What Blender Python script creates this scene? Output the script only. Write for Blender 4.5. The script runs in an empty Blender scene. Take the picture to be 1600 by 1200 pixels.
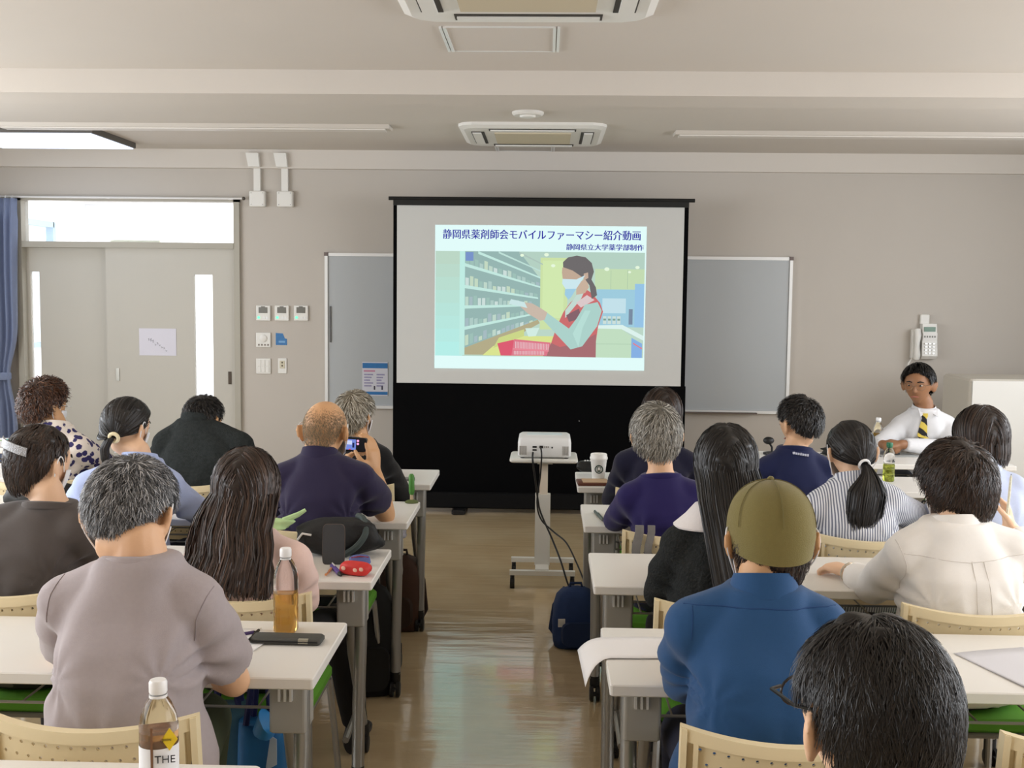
import bpy, bmesh, math, random
import numpy as np
from mathutils import Vector, Matrix
from mathutils.bvhtree import BVHTree

random.seed(7)
RNG = np.random.default_rng(11)
SC = bpy.context.scene
COL = SC.collection
PI = math.pi

# ------------------------------------------------------------------ camera
CAM_H, FPX = 1.62, 1750.0
_p, _y, _r = math.radians(4.63), math.radians(-1.68), math.radians(.61)
_f = np.array([math.sin(_y)*math.cos(_p), math.cos(_y)*math.cos(_p), -math.sin(_p)])
_rt = np.array([math.cos(_y), -math.sin(_y), 0.0])
_dn = np.cross(_f, _rt)
_r2 = _rt*math.cos(_r) - _dn*math.sin(_r)
_d2 = _dn*math.cos(_r) + _rt*math.sin(_r)
cam_data = bpy.data.cameras.new('camera')
cam_data.sensor_width = 36.0
cam_data.lens = FPX/1600*36
cam_data.clip_start = .02
cam = bpy.data.objects.new('camera', cam_data)
COL.objects.link(cam)
cam.matrix_world = Matrix(((_r2[0], -_d2[0], -_f[0], 0), (_r2[1], -_d2[1], -_f[1], 0),
                           (_r2[2], -_d2[2], -_f[2], CAM_H), (0, 0, 0, 1)))
SC.camera = cam

def at(px, py, y):
    """measured point of the photograph taken out to the distance y in the room"""
    d = _r2*(px-800) + _d2*(py-600) + _f*FPX
    return np.array([0, 0, CAM_H]) + d*(y/d[1])

# ------------------------------------------------------------------ view, world
SC.view_settings.view_transform = 'Standard'
SC.view_settings.look = 'None'
SC.view_settings.gamma = 1
SC.view_settings.use_curve_mapping = False
SC.view_settings.exposure = 0.0
W = bpy.data.worlds.new('World'); SC.world = W
W.use_nodes = True
W.node_tree.nodes['Background'].inputs[0].default_value = (.80, .90, 1.0, 1)
W.node_tree.nodes['Background'].inputs[1].default_value = 2.0

def area(name, loc, rot, sx, sy, power, col):
    d = bpy.data.lights.new(name, 'AREA'); d.shape = 'RECTANGLE'
    d.size, d.size_y, d.energy, d.color = sx, sy, power, col
    o = bpy.data.objects.new(name, d); COL.objects.link(o)
    o.location = loc; o.rotation_euler = rot
    return o
# fill lamps added at the unseen side windows; daylight through the hall windows
area('side_fill_left', (-4.78, 3.1, 1.75), (0, -PI/2, 0), 1.5, 7.0, 200, (.95, .97, 1.0))
area('side_fill_right', (4.38, 3.1, 1.75), (0, PI/2, 0), 1.5, 7.0, 165, (.98, .98, 1.0))
area('daylight_hall', (-5.9, 11.6, 1.9), (0, -PI/2, 0), 1.6, 4.5, 420, (.95, .98, 1.0))

TUBE = 10.5          # strength of the lit fluorescent diffusers

# ------------------------------------------------------------------ materials
def s2l(c):
    return tuple(((v/255)/12.92 if v/255 <= .04045 else ((v/255+.055)/1.055)**2.4) for v in c)
MATS = {}
def mat(name, col, rough=.5, metal=0, spec=.5, var=.0, vscale=8, bump=0, bscale=60, emit=0, sheen=0, alpha=1, trans=0, ior=1.45, coat=0):
    if name in MATS: return MATS[name]
    m = bpy.data.materials.new(name); m.use_nodes = True
    nt = m.node_tree; b = nt.nodes['Principled BSDF']
    c = s2l(col) if max(col) > 1.001 else col
    b.inputs['Base Color'].default_value = (*c, 1)
    b.inputs['Roughness'].default_value = rough
    b.inputs['Metallic'].default_value = metal
    b.inputs['Specular IOR Level'].default_value = spec
    b.inputs['IOR'].default_value = ior
    if sheen: b.inputs['Sheen Weight'].default_value = sheen
    if trans: b.inputs['Transmission Weight'].default_value = trans
    if coat: b.inputs['Coat Weight'].default_value = coat
    if alpha < 1: b.inputs['Alpha'].default_value = alpha
    if emit:
        b.inputs['Emission Color'].default_value = (*c, 1); b.inputs['Emission Strength'].default_value = emit
    tc = nt.nodes.new('ShaderNodeTexCoord')
    if var:
        n = nt.nodes.new('ShaderNodeTexNoise'); n.inputs['Scale'].default_value = vscale; n.inputs['Detail'].default_value = 4
        nt.links.new(tc.outputs['Object'], n.inputs['Vector'])
        mx = nt.nodes.new('ShaderNodeMix'); mx.data_type = 'RGBA'
        mx.inputs['A'].default_value = (*[v*(1-var) for v in c], 1); mx.inputs['B'].default_value = (*[min(1, v*(1+var)) for v in c], 1)
        nt.links.new(n.outputs['Fac'], mx.inputs['Factor']); nt.links.new(mx.outputs['Result'], b.inputs['Base Color'])
    if bump:
        n2 = nt.nodes.new('ShaderNodeTexNoise'); n2.inputs['Scale'].default_value = bscale; n2.inputs['Detail'].default_value = 3
        nt.links.new(tc.outputs['Object'], n2.inputs['Vector'])
        bp = nt.nodes.new('ShaderNodeBump'); bp.inputs['Strength'].default_value = bump; bp.inputs['Distance'].default_value = .01
        nt.links.new(n2.outputs['Fac'], bp.inputs['Height']); nt.links.new(bp.outputs['Normal'], b.inputs['Normal'])
    MATS[name] = m
    return m

def emis(name, col, strength=1.0):
    if name in MATS: return MATS[name]
    m = bpy.data.materials.new(name); m.use_nodes = True
    nt = m.node_tree; b = nt.nodes['Principled BSDF']
    b.inputs['Base Color'].default_value = (0, 0, 0, 1); b.inputs['Specular IOR Level'].default_value = 0
    b.inputs['Emission Color'].default_value = (*s2l(col), 1); b.inputs['Emission Strength'].default_value = strength
    MATS[name] = m
    return m

# ------------------------------------------------------------------ mesh building
class MB:
    def __init__(s): s.v = []; s.f = []; s.m = []; s.mi = 0
    def raw(s, vs, fs):
        o = len(s.v); s.v += [tuple(map(float, p)) for p in vs]
        s.f += [tuple(i+o for i in f) for f in fs]; s.m += [s.mi]*len(fs)
        return s
    def box(s, x0, x1, y0, y1, z0, z1):
        return s.raw([(x0,y0,z0),(x1,y0,z0),(x1,y1,z0),(x0,y1,z0),(x0,y0,z1),(x1,y0,z1),(x1,y1,z1),(x0,y1,z1)],
                     [(0,3,2,1),(4,5,6,7),(0,1,5,4),(1,2,6,5),(2,3,7,6),(3,0,4,7)])
    def rbox(s, x0, x1, y0, y1, z0, z1, r=.01, n=3):
        """box with its vertical corners rounded and top/bottom edges eased"""
        pts = []
        for cx, cy, a0 in ((x1-r,y1-r,0),(x0+r,y1-r,PI/2),(x0+r,y0+r,PI),(x1-r,y0+r,3*PI/2)):
            for k in range(n+1):
                a = a0+PI/2*k/n; pts.append((cx+r*math.cos(a), cy+r*math.sin(a)))
        e = min(r*.5, (z1-z0)*.3); cx, cy = (x0+x1)/2, (y0+y1)/2
        def ring(z, ins):
            fx = 1-ins/max(1e-6,(x1-x0)/2); fy = 1-ins/max(1e-6,(y1-y0)/2)
            return [(cx+(px-cx)*fx, cy+(py-cy)*fy, z) for px, py in pts]
        return s.rings([ring(z0, e), ring(z0+e, 0), ring(z1-e, 0), ring(z1, e)])
    def rings(s, rs, cap=True):
        n = len(rs[0]); vs = [p for r in rs for p in r]; fs = []
        for i in range(len(rs)-1):
            for k in range(n):
                a, b = i*n+k, i*n+(k+1)%n
                fs.append((a, b, b+n, a+n))
        if cap: fs.append(tuple(range(n-1, -1, -1))); fs.append(tuple(range((len(rs)-1)*n, len(rs)*n)))
        return s.raw(vs, fs)
    def tube(s, pts, r, n=8, cap=True):
        pts = [np.array(p, float) for p in pts]; rr = r if hasattr(r, '__len__') else [r]*len(pts)
        rs = []; ref = None
        for i, p in enumerate(pts):
            t = pts[min(i+1, len(pts)-1)]-pts[max(i-1, 0)]; t = t/np.linalg.norm(t)
            if ref is None: ref = np.array([1., 0, 0]) if abs(t[0]) < .8 else np.array([0, 0, 1.])
            a = np.cross(t, ref); a /= np.linalg.norm(a); b = np.cross(t, a); ref = np.cross(a, t); ref /= np.linalg.norm(ref)
            b = np.cross(t, a)
            rs.append([p+rr[i]*(a*math.cos(2*PI*k/n)+b*math.sin(2*PI*k/n)) for k in range(n)])
        return s.rings(rs, cap)
    def lathe(s, prof, cx=0, cy=0, n=20):
        return s.rings([[(cx+r*math.cos(2*PI*k/n), cy+r*math.sin(2*PI*k/n), z) for k in range(n)] for r, z in prof])
    def sphere(s, c, r, n=12, m=8):
        rx, ry, rz = r if hasattr(r, '__len__') else (r, r, r)
        rs = []
        for i in range(1, m):
            a = PI*i/m
            rs.append([(c[0]+rx*math.sin(a)*math.cos(2*PI*k/n), c[1]+ry*math.sin(a)*math.sin(2*PI*k/n), c[2]-rz*math.cos(a)) for k in range(n)])
        return s.rings(rs)
    def build(s, name, mats, parent=None, smooth=False, loc=None, rz=0, angle=40):
        me = bpy.data.meshes.new(name); me.from_pydata(s.v, [], s.f)
        if not isinstance(mats, (list, tuple)): mats = [mats]
        for m in mats: me.materials.append(m)
        if len(mats) > 1: me.polygons.foreach_set('material_index', s.m)
        if smooth:
            me.polygons.foreach_set('use_smooth', [True]*len(me.polygons))
            me.set_sharp_from_angle(angle=math.radians(angle))
        me.update()
        return link(name, me, parent, loc, rz)

def link(name, data, parent=None, loc=None, rz=0):
    o = bpy.data.objects.new(name, data); COL.objects.link(o)
    if parent is not None: o.parent = parent
    if loc is not None: o.location = loc
    if rz: o.rotation_euler = (0, 0, rz)
    return o

def tag(o, label=None, cat=None, group=None, kind=None):
    if label: o['label'] = label
    if cat: o['category'] = cat
    if group: o['group'] = group
    if kind: o['kind'] = kind
    return o

def thing(name, label, cat, loc=(0,0,0), rz=0, group=None):
    o = link(name, None, None, tuple(map(float, loc)), rz); o.empty_display_size = .1
    return tag(o, label, cat, group)

def kids(o): return [c for c in COL.objects if c.parent == o]

def copy_tree(o, loc, rz=0, label=None, parent=None):
    c = o.copy(); COL.objects.link(c)
    if parent is None:
        c.location = loc; c.rotation_euler = (0, 0, rz)
    else: c.parent = parent
    if label: c['label'] = label
    for ch in TREE.get(o.name, ()): copy_tree(ch, None, 0, None, c)
    return c
TREE = {}
def remember(o):
    TREE[o.name] = kids(o)
    for k in TREE[o.name]: remember(k)

def struct(name, mb, m, parent=None, **k):
    o = mb.build(name, m, parent, **k)
    if parent is None: tag(o, kind='structure')
    return o

def text(name, body, size, m, loc, rot, parent=None, align='LEFT', extrude=.0004, bold=0):
    c = bpy.data.curves.new(name, 'FONT'); c.body = body; c.size = size; c.align_x = align; c.extrude = extrude; c.offset = bold
    c.resolution_u = 3
    t = bpy.data.objects.new(name, c); COL.objects.link(t)
    bpy.context.view_layer.update()
    me = bpy.data.meshes.new_from_object(t.evaluated_get(bpy.context.evaluated_depsgraph_get()))
    bpy.data.objects.remove(t); me.materials.clear(); me.materials.append(m)
    o = link(name, me, parent, loc); o.rotation_euler = rot
    return o
# ================================================================== ROOM
XL, XR, YF, YB, ZC = -4.8, 4.4, 8.7, -3.6, 2.7
M_wall = mat('wall_paint', (190, 183, 174), .85, var=.02, vscale=3, bump=.04, bscale=180)
M_ceil = mat('ceiling_paint', (206, 199, 190), .9, var=.02, vscale=2, bump=.05, bscale=220)
M_door = mat('door_paint', (190, 186, 176), .6, var=.015, vscale=5)
M_frame = mat('door_frame_paint', (168, 163, 150), .5)
M_white = mat('white_plastic', (226, 224, 218), .4)
M_hall = mat('hall_paint', (240, 240, 238), .8)
M_alu = mat('aluminium_trim', (226, 226, 224), .35, metal=.25)
M_dark = mat('black_plastic', (18, 18, 19), .45)
M_steel = mat('grey_painted_steel', (150, 150, 148), .35, metal=.35)

# floor: waxed beige vinyl
def floor_mat():
    m = bpy.data.materials.new('waxed_vinyl'); m.use_nodes = True; nt = m.node_tree; b = nt.nodes['Principled BSDF']
    tc = nt.nodes.new('ShaderNodeTexCoord')
    n = nt.nodes.new('ShaderNodeTexNoise'); n.inputs['Scale'].default_value = 2.5; n.inputs['Detail'].default_value = 6
    nt.links.new(tc.outputs['Object'], n.inputs['Vector'])
    r = nt.nodes.new('ShaderNodeValToRGB'); r.color_ramp.elements[0].color = (*s2l((196, 172, 134)), 1); r.color_ramp.elements[1].color = (*s2l((208, 187, 150)), 1)
    r.color_ramp.elements[0].position = .35; r.color_ramp.elements[1].position = .65
    nt.links.new(n.outputs['Fac'], r.inputs['Fac']); nt.links.new(r.outputs['Color'], b.inputs['Base Color'])
    b.inputs['Roughness'].default_value = .12; b.inputs['Specular IOR Level'].default_value = 1.0
    b.inputs['Coat Weight'].default_value = .5; b.inputs['Coat Roughness'].default_value = .06
    mp = nt.nodes.new('ShaderNodeMapping'); mp.inputs['Scale'].default_value = (1.5, 9, 1)
    nt.links.new(tc.outputs['Object'], mp.inputs['Vector'])
    w = nt.nodes.new('ShaderNodeTexNoise'); w.inputs['Scale'].default_value = 1.6; w.inputs['Detail'].default_value = 3
    nt.links.new(mp.outputs['Vector'], w.inputs['Vector'])
    bp = nt.nodes.new('ShaderNodeBump'); bp.inputs['Strength'].default_value = .07; bp.inputs['Distance'].default_value = .05
    nt.links.new(w.outputs['Fac'], bp.inputs['Height']); nt.links.new(bp.outputs['Normal'], b.inputs['Normal'])
    return m
M_floor = floor_mat()
struct('floor', MB().box(XL, XR, YB, YF, -.1, 0), M_floor)
struct('ceiling', MB().box(XL, XR, YB, YF, ZC, ZC+.1), M_ceil)
struct('trim_1', MB().box(XL, XR, 5.55, 5.88, 2.583, ZC), M_ceil)           # beam across the ceiling
struct('trim_2', MB().box(XL, XR, YF-.05, YF, 2.557, ZC), M_ceil)            # cornice along the front wall
DX0, DX1, DZ1, TZ0, TZ1 = -4.09, -2.425, 1.955, 1.985, 2.300
w = MB()
w.box(XL, DX0-.02, YF, YF+.14, 0, ZC).box(DX1+.02, XR, YF, YF+.14, 0, ZC).box(DX0-.02, DX1+.02, YF, YF+.14, TZ1+.02, ZC)
struct('wall_front', w, M_wall)
struct('wall_back', MB().box(XL, XR, YB-.14, YB, 0, ZC), M_wall)
for nm, x0, x1 in (('wall_left', XL-.14, XL), ('wall_right', XR, XR+.14)):
    w = MB(); w.box(x0, x1, YB, YF, 0, .95).box(x0, x1, YB, YF, 2.5, ZC).box(x0, x1, YB, -.5, .95, 2.5).box(x0, x1, 7.6, YF, .95, 2.5)
    struct(nm, w, M_wall)
for i, (x0, x1) in enumerate(((XL-.1, XL-.05), (XR+.05, XR+.1))):  # unseen side windows, put in and lengthened to brighten the room
    w = MB()
    for k in range(7):
        yy = -.5+k*1.35; w.box(x0, x1, yy-.03, yy+.03, .95, 2.5)
    w.box(x0, x1, -.5, 7.6, .95, 1.0).box(x0, x1, -.5, 7.6, 2.45, 2.5)
    struct('window_%d' % (i+2), w, M_alu)
for nm, x0, x1 in (('baseboard_front', DX1+.06, XR),):
    struct(nm, MB().box(x0, x1, YF-.012, YF, 0, .07), mat('baseboard_vinyl', (110, 100, 88), .6))

# door frame, two sliding leaves, transom window
w = MB(); w.box(DX1, DX1+.045, YF-.03, YF+.1, 0, TZ1+.03).box(DX0-.045, DX0, YF-.03, YF+.1, 0, TZ1+.03)
w.box(DX0-.045, DX1+.045, YF-.03, YF+.1, TZ1, TZ1+.03).box(DX0, DX1, YF-.035, YF+.1, DZ1-.015, TZ0)
struct('trim_3', w, M_frame)
M_glass = mat('window_glass', (235, 245, 250), .05, alpha=.18)
t = struct('window_1', MB().box(DX0, DX1, YF+.04, YF+.046, TZ0, TZ1), M_glass)
def leaf(name, x0, x1, y0, gx0, gx1, gz0, gz1, hx, hz):
    w = MB(); w.box(x0, gx0, y0, y0+.035, .005, DZ1-.015).box(gx1, x1, y0, y0+.035, .005, DZ1-.015)
    w.box(gx0, gx1, y0, y0+.035, gz1, DZ1-.015).box(gx0, gx1, y0, y0+.035, .005, gz0)
    o = struct(name, w, M_door)
    MB().box(gx0, gx1, y0+.014, y0+.02, gz0, gz1).build('glass_pane', M_glass, o)
    if name == 'door_1': MB().box(hx-.012, hx+.012, y0-.006, y0+.004, hz-.05, hz+.05).build('recessed_handle', mat('handle_dark', (70, 60, 50), .4, metal=.5), o)
    return o
leaf('door_1', -3.44, DX1, YF-.005, -2.745, -2.60, .62, 1.738, -2.47, .935)
leaf('door_2', DX0, -3.36, YF+.045, -4.06, -3.99, .62, 1.75, -3.50, .9)
MB().box(-3.37, -3.345, YF-.012, YF-.006, .90, 1.0).build('finger_pull', mat('handle_steel', (170, 168, 160), .3, metal=.6), bpy.data.objects['door_1'])

# the hall behind the door
w = MB(); w.box(-6.2, -1.2, YF+.14, 15, -.1, 0)
struct('floor_hall', w, mat('hall_floor', (200, 190, 200), .3))
struct('ceiling_hall', MB().box(-6.2, -1.2, YF+.14, 15, 2.75, 2.85), M_hall)
w = MB(); w.box(-6.2, -1.2, 15, 15.1, 0, 2.75); struct('wall_hall_back', w, M_hall)
w = MB(); w.box(-1.3, -1.2, YF+.14, 15, 0, 2.75).box(-2.1, -1.3, 13.2, 13.4, 0, 2.4); struct('wall_hall_right', w, M_hall)
w = MB(); w.box(-6.3, -6.2, YF+.14, 15, 0, .9).box(-6.3, -6.2, YF+.14, 15, 2.45, 2.75).box(-6.3, -6.2, YF+.14, 9.3, .9, 2.45).box(-6.3, -6.2, 14, 15, .9, 2.45)
struct('wall_hall_left', w, M_hall)
w = MB()
for yy in (9.3, 10.2, 11.1, 12.0, 13.0, 14.0): w.box(-6.27, -6.18, yy-.04, yy+.04, .9, 2.45)
w.box(-6.27, -6.18, 9.3, 14, 2.38, 2.45).box(-6.27, -6.18, 9.3, 14, .9, .96)
struct('window_4', w, mat('hall_window_frame', (150, 175, 190), .4))
struct('trim_4', MB().box(-3.44, -3.05, YF+.10, YF+.13, TZ0, TZ0+.022), mat('hall_ledge', (215, 210, 180), .6))

# curtain rail with gathered curtain in front of the left door leaf
t = thing('curtain_rail', 'thin metal curtain rail with end cap above the double door', 'rail', (-3.3, YF-.06, 2.325))
MB().tube([(-1.4, 0, 0), (.955, 0, 0)], .008).build('rod', M_alu, t, True)
MB().sphere((.965, 0, 0), .014).build('end_cap', mat('cap_brown', (80, 74, 66), .5), t, True)
for x in (-1.1, -.1, .85): MB().box(x-.01, x+.01, 0, .06, -.008, .008).build('bracket', M_alu, t)
def curtain():
    t = thing('curtain', 'blue-grey pleated curtain tied back beside the door', 'curtain', (-4.33, YF-.11, 0))
    nz, nx = 40, 70; vs = []; fs = []
    for i in range(nz+1):
        z = .12+2.19*i/nz
        # gathered: wide at top, pinched at the tieback
        tie = math.exp(-((z-.93)/.22)**2)
        hw = .235-.075*tie
        if z < .93: hw -= .03*(1-tie)
        for j in range(nx+1):
            u = j/nx*2-1
            fold = math.sin(u*26+.6*math.sin(z*2.1+u*3))*(.028-.012*tie)+.012*math.sin(u*11+z*1.2)
            if z > 2.2: fold *= .6
            vs.append((u*hw+.01*math.sin(z*3), fold, z))
    for i in range(nz):
        for j in range(nx):
            a = i*(nx+1)+j; fs.append((a, a+1, a+nx+2, a+nx+1))
    m = mat('curtain_cloth', (122, 134, 164), .85, var=.06, vscale=30, bump=.1, bscale=400, sheen=.2)
    o = MB().raw(vs, fs).build('curtain_cloth', m, t, True, angle=180)
    so = o.modifiers.new('solid', 'SOLIDIFY'); so.thickness = .003
    r = [(.172*math.cos(a), .05*math.sin(a), 0) for a in np.linspace(0, 2*PI, 24)]
    MB().rings([[(x*.96, y, .905) for x, y, _ in r], [(x, y*1.1, .915) for x, y, _ in r], [(x, y*1.1, .955) for x, y, _ in r], [(x*.96, y, .965) for x, y, _ in r]], cap=False).build('tieback', m, t, True)
    for k in range(9): MB().tube([(-.21+.052*k, 0, 2.305), (-.21+.052*k, .02, 2.33)], .004, 6).build('hook', M_alu, t)
curtain()

# ---- ceiling fixtures
def cassette(loc, label, w=.95):
    t = thing('ceiling_air_conditioner', label, 'air conditioner', loc, 0, 'four-way ceiling cassettes')
    h = w/2; g = .012
    prof = lambda s, z: [(x*s, y*s, z) for x, y in [(h, h-.09), (h-.03, h-.03), (h-.09, h), (-h+.09, h), (-h+.03, h-.03), (-h, h-.09), (-h, -h+.09), (-h+.03, -h+.03), (-h+.09, -h), (h-.09, -h), (h-.03, -h+.03), (h, -h+.09)]]
    MB().rings([prof(1, 0), prof(1, -.018), prof(.93, -.034)]).build('panel', M_white, t)
    MB().box(-.25, .25, -.25, .25, -.043, -.034).build('intake_grille', mat('intake_beige', (198, 186, 160), .6), t)
    mv = mat('vent_dark', (60, 56, 50), .7)
    for k in range(4):
        a = k*PI/2; c, s_ = math.cos(a), math.sin(a)
        def bx(x0, x1, y0, y1, z0, z1, m, nm):
            pts = [(x0, y0), (x1, y0), (x1, y1), (x0, y1)]
            q = [(x*c-y*s_, x*s_+y*c) for x, y in pts]
            MB().rings([[(x, y, z0) for x, y in q], [(x, y, z1) for x, y in q]]).build(nm, m, t)
        bx(-.28, .28, -.40, -.315, -.0375, -.03, mv, 'vent_slot')
        bx(-.27, .27, -.392, -.335, -.046, -.0385, M_white, 'louvre')
    return t
cassette((-.10, 7.66, ZC), 'white ceiling air conditioner in front of the projection screen')
cassette((-.08, 3.99, ZC), 'white ceiling air conditioner cut by the top of the picture')
def hatch(loc, label, w=.45):
    t = thing('ceiling_hatch', label, 'access hatch', loc, 0, 'square access hatches')
    h = w/2
    MB().box(-h, h, -h, h, -.004, 0).build('hatch_panel', M_ceil, t)
    for s in (-1, 1):
        MB().box(s*h-.006, s*h+.006, -h, h, -.009, 0).build('hatch_edge', M_alu, t)
        MB().box(s*(h+.016)-.006, s*(h+.016)+.006, -h, h, -.009, 0).build('hatch_edge', M_alu, t)
    for s in (-1, 1): MB().box(-h, h, s*h-.003, s*h+.003, -.007, 0).build('hatch_seam', M_alu, t)
hatch((-.203, 4.87, ZC), 'square ceiling hatch between beam and near air conditioner')
hatch((-.17, 8.40, ZC), 'square ceiling hatch close to the front wall', .40)
t = thing('smoke_detector', 'round white smoke detector on ceiling before the air conditioner', 'detector', (-.122, 6.80, ZC))
MB().lathe([(.095, 0), (.095, -.012), (.085, -.022)], n=24).build('base', M_white, t, True)
MB().lathe([(.05, -.02), (.045, -.032), (.02, -.036)], n=20).build('sensor', M_white, t, True)
def strip(loc, length, label, lit):
    t = thing('ceiling_light', label, 'ceiling light', loc, 0, 'fluorescent strip lights')
    h = length/2
    MB().rings([[(-h, -.1, 0), (h, -.1, 0), (h, .1, 0), (-h, .1, 0)], [(-h, -.07, -.022), (h, -.07, -.022), (h, .07, -.022), (-h, .07, -.022)]]).build('housing', M_ceil, t)
    m = emis('tube_lit', (255, 238, 218), TUBE) if lit else mat('tube_off', (214, 208, 200), .4)
    MB().box(-h+.03, h-.03, -.05, .05, -.030, -.022).build('diffuser', m, t)
    return t
strip((-2.33, 7.42, ZC), 2.6, 'unlit strip light on the ceiling above the door', False)
strip((2.17, 7.60, ZC), 2.66, 'unlit strip light on the ceiling right of the screen', False)
for y in (3.25, .6, -2.0):
    for x in (-2.35, 2.2): strip((x, y, ZC), 2.6, 'lit strip light %s, %s of the aisle' % ({3.25: 'over the third row', .6: 'behind the nearest row', -2.0: 'at the back of the room'}[y], 'left' if x < 0 else 'right'), True)
t = thing('ceiling_panel', 'square ceiling panel with glowing underside near the blue curtain', 'ceiling light', (-3.55, 7.92, ZC))
MB().box(-.5, .5, -.40, .40, -.04, 0).build('housing', mat('panel_housing', (90, 86, 80), .6), t)
MB().box(-.49, .485, -.39, .39, -.048, -.04).build('diffuser', emis('panel_glow', (226, 236, 255), 1.6), t)  # glow put in for window light reflected by the underside
# cable ducts with junction boxes
for x, lab in ((-2.235, 'white cable duct with square junction box nearer the door'), (-2.02, 'white cable duct with square junction box nearer the screen')):
    t = thing('cable_duct', lab, 'cable duct', (x, YF, 2.33), 0, 'cable ducts above the thermostats')
    MB().rbox(-.062, .062, -.05, 0, -.065, .055, .012).build('junction_box', M_white, t)
    MB().box(-.028, .022, -.035, 0, .05, .235).build('duct', M_white, t)
    MB().rings([[(-.075, -.09, .34), (.02, -.09, .34), (.02, -.05, .34), (-.075, -.05, .34)], [(-.055, -.09, .235), (.03, -.09, .235), (.03, 0, .235), (-.055, 0, .235)]]).build('elbow_cover', M_white, t)
    for sx in (-.045, .045):
        for sz in (-.048, .04): MB().sphere((sx, -.05, sz), .004, 6, 4).build('screw', M_steel, t)

# ---- wall controls (centres measured on the wall)
def wall_at(px, py): p = at(px, py, YF); return (p[0], YF, p[2])
M_lcd = mat('lcd_grey', (110, 108, 100), .3); M_green = emis('green_led', (120, 255, 190), 1.6)
for k, (px, lab) in enumerate(((412, 'left one of three thermostats with green lamp'), (441, 'middle one of three thermostats with green lamp'), (471, 'right one of three thermostats with green lamp'))):
    t = thing('thermostat', lab, 'thermostat', wall_at(px, 489), 0, 'wall thermostats')
    MB().rbox(-.056, .056, -.02, 0, -.06, .058, .006).build('case', M_white, t)
    MB().box(-.034, .034, -.023, -.02, .0, .045).build('display', M_lcd, t)
    MB().box(-.015, .015, -.023, -.02, .045, .052).build('display_tab', M_lcd, t)
    MB().sphere((-.034, -.021, -.035), (.011, .004, .011), 10, 6).build('lamp', M_green, t)
    for j in range(2): MB().box(.0+j*.022, .016+j*.022, -.023, -.02, -.045, -.03).build('button', M_alu, t)
t = thing('ventilation_switch', 'square dial switch plate below the thermostats', 'switch', wall_at(412, 531))
MB().rbox(-.058, .058, -.015, 0, -.057, .057, .006).build('plate', M_white, t)
MB().lathe([(.03, 0), (.03, .006), (.024, .01)], n=18).build('dial', M_white, t, True).rotation_euler = (PI/2, 0, 0)
for c in t.children: 
    if c.name.startswith('dial'): c.location = (0, -.015, .012)
for j in range(4): MB().box(-.04+j*.024, -.028+j*.024, -.018, -.015, -.045, -.032).build('button', mat('button_brown', (120, 110, 100), .5), t)
t = thing('notice_card', 'small blue card with a torn corner on the wall', 'card', wall_at(439.5, 529.5))
MB().rings([[(x, y, z) for x, z in ((-.043, -.048), (.045, -.048), (.045, .0), (.028, .004), (.012, .043), (-.043, .046))] for y in (-.002, 0)]).build('card', mat('card_blue', (62, 118, 172), .6, var=.25, vscale=60), t)
MB().box(-.02, .03, -.0025, -.002, -.03, -.015).build('print', mat('card_print', (120, 165, 205), .6), t)
t = thing('light_switch', 'six-key light switch plate by the whiteboard', 'switch', wall_at(412, 572))
MB().rbox(-.058, .058, -.012, 0, -.06, .06, .005).build('plate', M_white, t)
for i in range(3):
    for j in range(2): MB().rbox(-.046+i*.032, -.018+i*.032, -.017, -.01, -.048+j*.05, -.002+j*.05, .003).build('switch_key', M_white, t)
t = thing('wall_socket', 'narrow wall socket plate beside the light switches', 'socket', wall_at(441.5, 571.5))
MB().rbox(-.035, .035, -.01, 0, -.06, .06, .005).build('plate', M_white, t)
MB().rbox(-.02, .02, -.013, -.009, -.02, .04, .003).build('outlet', mat('outlet_cream', (205, 198, 175), .5), t)
for z in (.02, -.005): MB().box(-.006, .006, -.0145, -.013, z, z+.012).build('slot', mat('slot_brown', (90, 80, 60), .5), t)

# paper notice taped on the door leaf
def papertex():
    t = thing('paper_notice', 'white paper notice with handwriting taped on the door', 'paper', (0, 0, 0))
    a = at(217, 513, YF-.01); b = at(275.5, 556, YF-.01)
    t.location = ((a[0]+b[0])/2, YF-.007, (a[2]+b[2])/2); w2, h2 = (b[0]-a[0])/2, (a[2]-b[2])/2
    MB().box(-w2, w2, -.0012, 0, -h2, h2).build('sheet', mat('paper_lilac', (214, 212, 222), .7), t)
    ink = mat('ink_grey', (92, 90, 100), .7)
    rg = random.Random(5)
    for k in range(9):
        x = -.075+.017*k; z = .02-.009*k+.01*rg.uniform(-1, 1)
        MB().tube([(x, -.0016, z), (x+.008, -.0016, z+rg.uniform(-.014, .014)), (x+.003, -.0016, z-.012), (x+.013, -.0016, z-.004)], .0011, 5).build('handwriting', ink, t)
papertex()

# ---- whiteboard on the front wall
t = thing('whiteboard', 'wide grey-white whiteboard on the wall behind the projection screen', 'whiteboard', (.085, YF, 1.315))
MB().box(-1.79, 1.79, -.022, 0, -.597, .597).build('board', mat('whiteboard_enamel', (176, 180, 182), .25, var=.02, vscale=2), t)
for nm, bx in (('frame_top', (-1.77, 1.77, -.034, 0, .578, .602)), ('frame_bottom', (-1.77, 1.77, -.05, 0, -.602, -.58)), ('frame_side', (-1.80, -1.777, -.034, 0, -.585, .58)), ('frame_side', (1.777, 1.80, -.034, 0, -.585, .58))):
    MB().box(*bx).build(nm, M_alu, t)
for sx in (-1, 1):
    for sz in (-1, 1): MB().box(sx*1.79-.014, sx*1.79+.014, -.036, 0, sz*.592-.014, sz*.592+.014).build('corner_cap', mat('corner_brown', (112, 98, 94), .5), t)
MB().box(-1.762, -1.752, -.032, -.02, -.09, .19).build('magnet_bar', mat('magnet_grey', (90, 90, 90), .5), t)
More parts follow.
